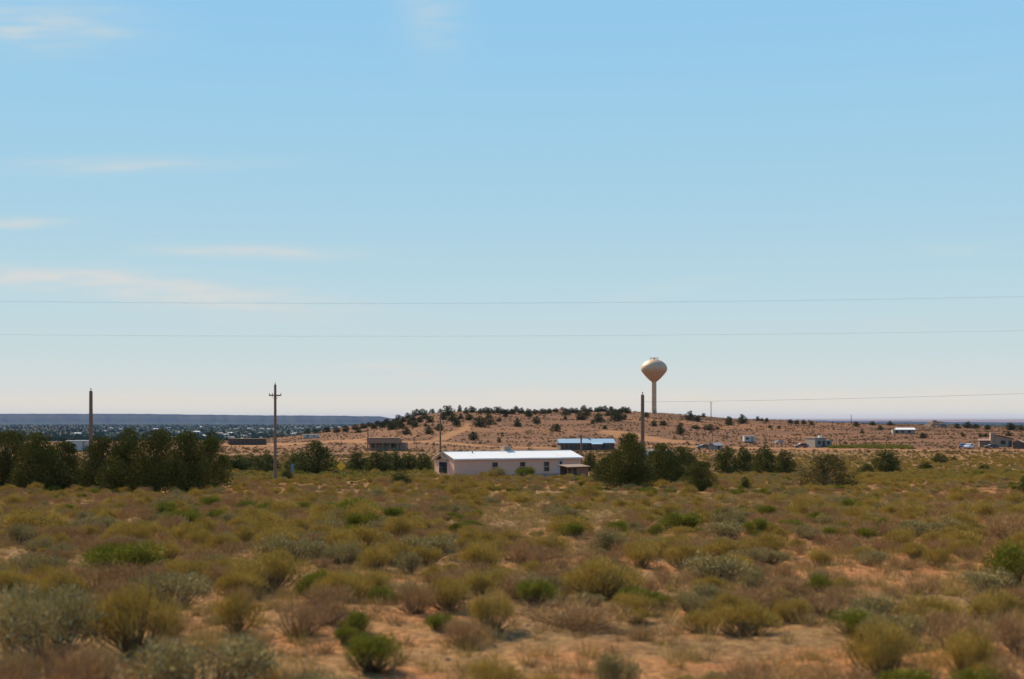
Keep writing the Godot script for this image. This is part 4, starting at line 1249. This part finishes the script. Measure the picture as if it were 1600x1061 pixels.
func make_town() -> void:
	var rng := RandomNumberGenerator.new()
	rng.seed = 61
	var paints := [Color(0.56, 0.44, 0.35), Color(0.46, 0.29, 0.20), Color(0.66, 0.57, 0.49), Color(0.36, 0.24, 0.17), Color(0.55, 0.42, 0.33)]
	var roofs := [Color(0.45, 0.38, 0.33), Color(0.27, 0.17, 0.12), Color(0.72, 0.66, 0.6), Color(0.30, 0.22, 0.18), Color(0.4, 0.33, 0.3)]
	var kinds: Array = []
	for k in 5:
		var s := Shape.new()
		s.tint = paints[k]
		s.prism([Vector2(4, -2), Vector2(4, 3.2), Vector2(0, 3.2 if k % 2 else 4.6), Vector2(-4, 3.2), Vector2(-4, -2)], -7, 7)
		var roof := Shape.new()
		roof.tint = roofs[k]
		if k % 2:
			roof.box(Vector3(-7.2, 3.203, -4.2), Vector3(7.2, 3.6, 4.2))
		else:
			roof.prism([Vector2(4.4, 3.05), Vector2(4.4, 3.3), Vector2(0, 4.9), Vector2(-4.4, 3.3), Vector2(-4.4, 3.05), Vector2(0, 4.65)], -7.4, 7.4)
		kinds.push_back([s.done(), roof.done()])
	var list: Array = []
	for i in 130:
		var c := rng.randf_range(335.0, 560.0) if rng.randf() < 0.66 else rng.randf_range(62.0, 330.0)
		list.push_back([c, 2500.0 + 4800.0 * pow(rng.randf(), 1.5)])
	list.sort_custom(func(a, b): return a[0] < b[0])
	var count := {}
	var colours := ["cream", "brown", "white", "dark brown", "tan"]
	for q in list:
		var k := rng.randi() % 5
		var where := "seen over the dark clumps" if q[0] < 330 else "before the crossarm pole" if q[0] < 430 else "past the crossarm pole"
		var mark := where + str(k)
		count[mark] = count.get(mark, 0) + 1
		var o := thing("town_house", "tiny %s house in the town %s, %s from the edge" % [colours[k], where, ordinal(count[mark])], "house", at(q[0], q[1]), rng.randf() * PI, "houses of the valley town")
		var size := rng.randf_range(0.8, 1.5)
		o.scale = Vector3.ONE * size
		part("wall", kinds[k][0], leafy("house_paint", 0.0), o)
		part("roof", kinds[k][1], leafy("house_paint", 0.0), o)


func make_knoll() -> void:   # the rocky mound right of the grey house, and the bare dome behind the crest
	var list := [["rocky_knoll", 1462.0, 905.0, 14.0, 5.2, 9.0, "small bare rocky knoll on the skyline above the pale low house"], ["bare_dome", 879.0, 1010.0, 6.5, 3.2, 6.0, "bare pink rock dome showing over the hill's crest among the junipers"]]
	for q in list:
		var p := at(q[1], q[2])
		var n := 22
		var v := PackedVector3Array()
		var idx := PackedInt32Array()
		for i in n + 1:
			for k in 36:
				var a := TAU * k / 36
				var t := i / float(n)
				var rr := t * (1.0 + 0.22 * mid.get_noise_2d(cos(a) * 22.0 + q[1], sin(a) * 22.0))
				v.push_back(Vector3(cos(a) * rr * q[3], (cos(t * PI) * 0.5 + 0.5) * q[4] * (1.0 + 0.25 * mid.get_noise_2d(cos(a) * rr * 30.0, sin(a) * rr * 30.0)) - 1.0, sin(a) * rr * q[5]))
		for i in n:
			for k in 36:
				var a := i * 36 + k
				var b := i * 36 + (k + 1) % 36
				idx.append_array(PackedInt32Array([a, b, a + 36, a + 36, b, b + 36]))
		var arr := []
		arr.resize(Mesh.ARRAY_MAX)
		arr[Mesh.ARRAY_VERTEX] = v
		arr[Mesh.ARRAY_INDEX] = idx
		var st := SurfaceTool.new()
		st.create_from_arrays(arr)
		st.generate_normals()
		var o := MeshInstance3D.new()
		o.name = q[0]
		o.mesh = st.commit()
		o.set_surface_override_material(0, plain("knoll_rock", Color(0.42, 0.24, 0.15), 0.95, 0.0, 0.3, 0.15))
		o.position = p
		o.set_meta("kind", "structure")
		add_child(o)


func _ready() -> void:
	fine.seed = 11; fine.frequency = 0.45; fine.fractal_octaves = 4
	mid.seed = 12; mid.frequency = 0.085; mid.fractal_octaves = 4
	broad.seed = 13; broad.frequency = 0.011; broad.fractal_octaves = 4
	# camera, level, the lens shifted up so that uprights stay upright
	var cam := Camera3D.new()
	cam.name = "camera"
	cam.projection = Camera3D.PROJECTION_FRUSTUM
	cam.near = 0.1
	cam.far = 60000.0
	cam.size = 0.1 * 1061.0 / FOCAL
	cam.frustum_offset = Vector2(0, 0.1 * (EYE_ROW - 530.5) / FOCAL)
	cam.position = Vector3(0, EYE, 0)
	var lens := CameraAttributesPhysical.new()
	lens.frustum_focal_length = 50.0
	lens.frustum_near = 0.1
	lens.frustum_far = 60000.0
	lens.frustum_focus_distance = 400.0
	lens.exposure_aperture = 1.2
	cam.attributes = lens
	cam.near = 0.1
	cam.far = 60000.0
	cam.size = 0.1 * 1061.0 / FOCAL
	add_child(cam)
	var env := Environment.new()
	env.background_mode = Environment.BG_SKY
	env.sky = make_sky()
	env.tonemap_mode = Environment.TONE_MAPPER_LINEAR
	env.tonemap_exposure = EXPOSURE
	env.fog_enabled = true
	env.fog_density = 0.000014
	env.fog_light_color = Color(0.46, 0.66, 1.0)
	env.sdfgi_enabled = true
	env.ssao_enabled = true
	env.ssil_enabled = true
	var we := WorldEnvironment.new()
	we.name = "environment"
	we.environment = env
	add_child(we)
	var sun := DirectionalLight3D.new()
	sun.name = "sun"
	sun.light_energy = 1.6
	sun.light_color = Color(1.0, 0.93, 0.80)
	sun.light_angular_distance = 0.5
	sun.shadow_enabled = true
	add_child(sun)
	sun.look_at_from_position(Vector3(-0.45, 0.64, -0.62) * 100.0, Vector3.ZERO)
	# setting
	set_levels()
	track([[520, 610], [620, 520], [690, 500], [760, 470], [830, 455], [880, 445]], 6.0)
	track([[640, 505], [690, 560], [720, 640], [738, 720]], 3.0)
	track([[1050, 455], [1180, 440], [1300, 410], [1400, 405], [1500, 410], [1620, 420]], 9.0)
	track([[340, 540], [400, 500], [470, 560], [540, 600]], 10.0)
	track([[960, 640], [1000, 560], [1060, 500]], 8.0)
	make_ground()
	make_mesa("mesa", [[-500, 646], [0, 646.5], [200, 646.5], [330, 648], [420, 649], [520, 649.5], [590, 650.5], [618, 654.5], [720, 657]], 16000.0, EYE - 50.0, Color(0.045, 0.055, 0.05))
	make_mesa("far_tableland", [[900, 660], [1150, 659], [1250, 657.5], [1400, 659], [1500, 660], [1650, 661.5], [2100, 661]], 19000.0, EYE - 60.0, Color(0.045, 0.055, 0.05))
	make_knoll()
	make_plant_sources()
	make_tower()
	make_pink_house()
	make_other_buildings()
	make_poles()
	car(1504, 440, 1.2, Color(0.04, 0.075, 0.16), 1.5, "blue_car", "small blue car parked beside the white one by the tan house")
	car(1514, 438, 0.9, Color(0.75, 0.76, 0.76), 1.5, "white_car", "white car parked between the blue car and the tan house")
	car(1549, 448, 0.1, Color(0.03, 0.035, 0.045), 1.35, "dark_car", "dark car parked in front of the tan house")
	car(1252, 446, 0.2, Color(0.20, 0.035, 0.03), 1.45, "red_car", "dark red car parked by the grey house")
	car(1100, 424, 0.1, Color(0.03, 0.03, 0.03), 1.4, "black_car", "black car parked beside the grey gabled shed")
	make_town()
	make_trees()
	make_scrub()
	for k in shrub_kinds:
		for o in shrub_kinds[k]:
			o.free()
	for o in juniper_near + juniper_mid + juniper_far:
		o.free()
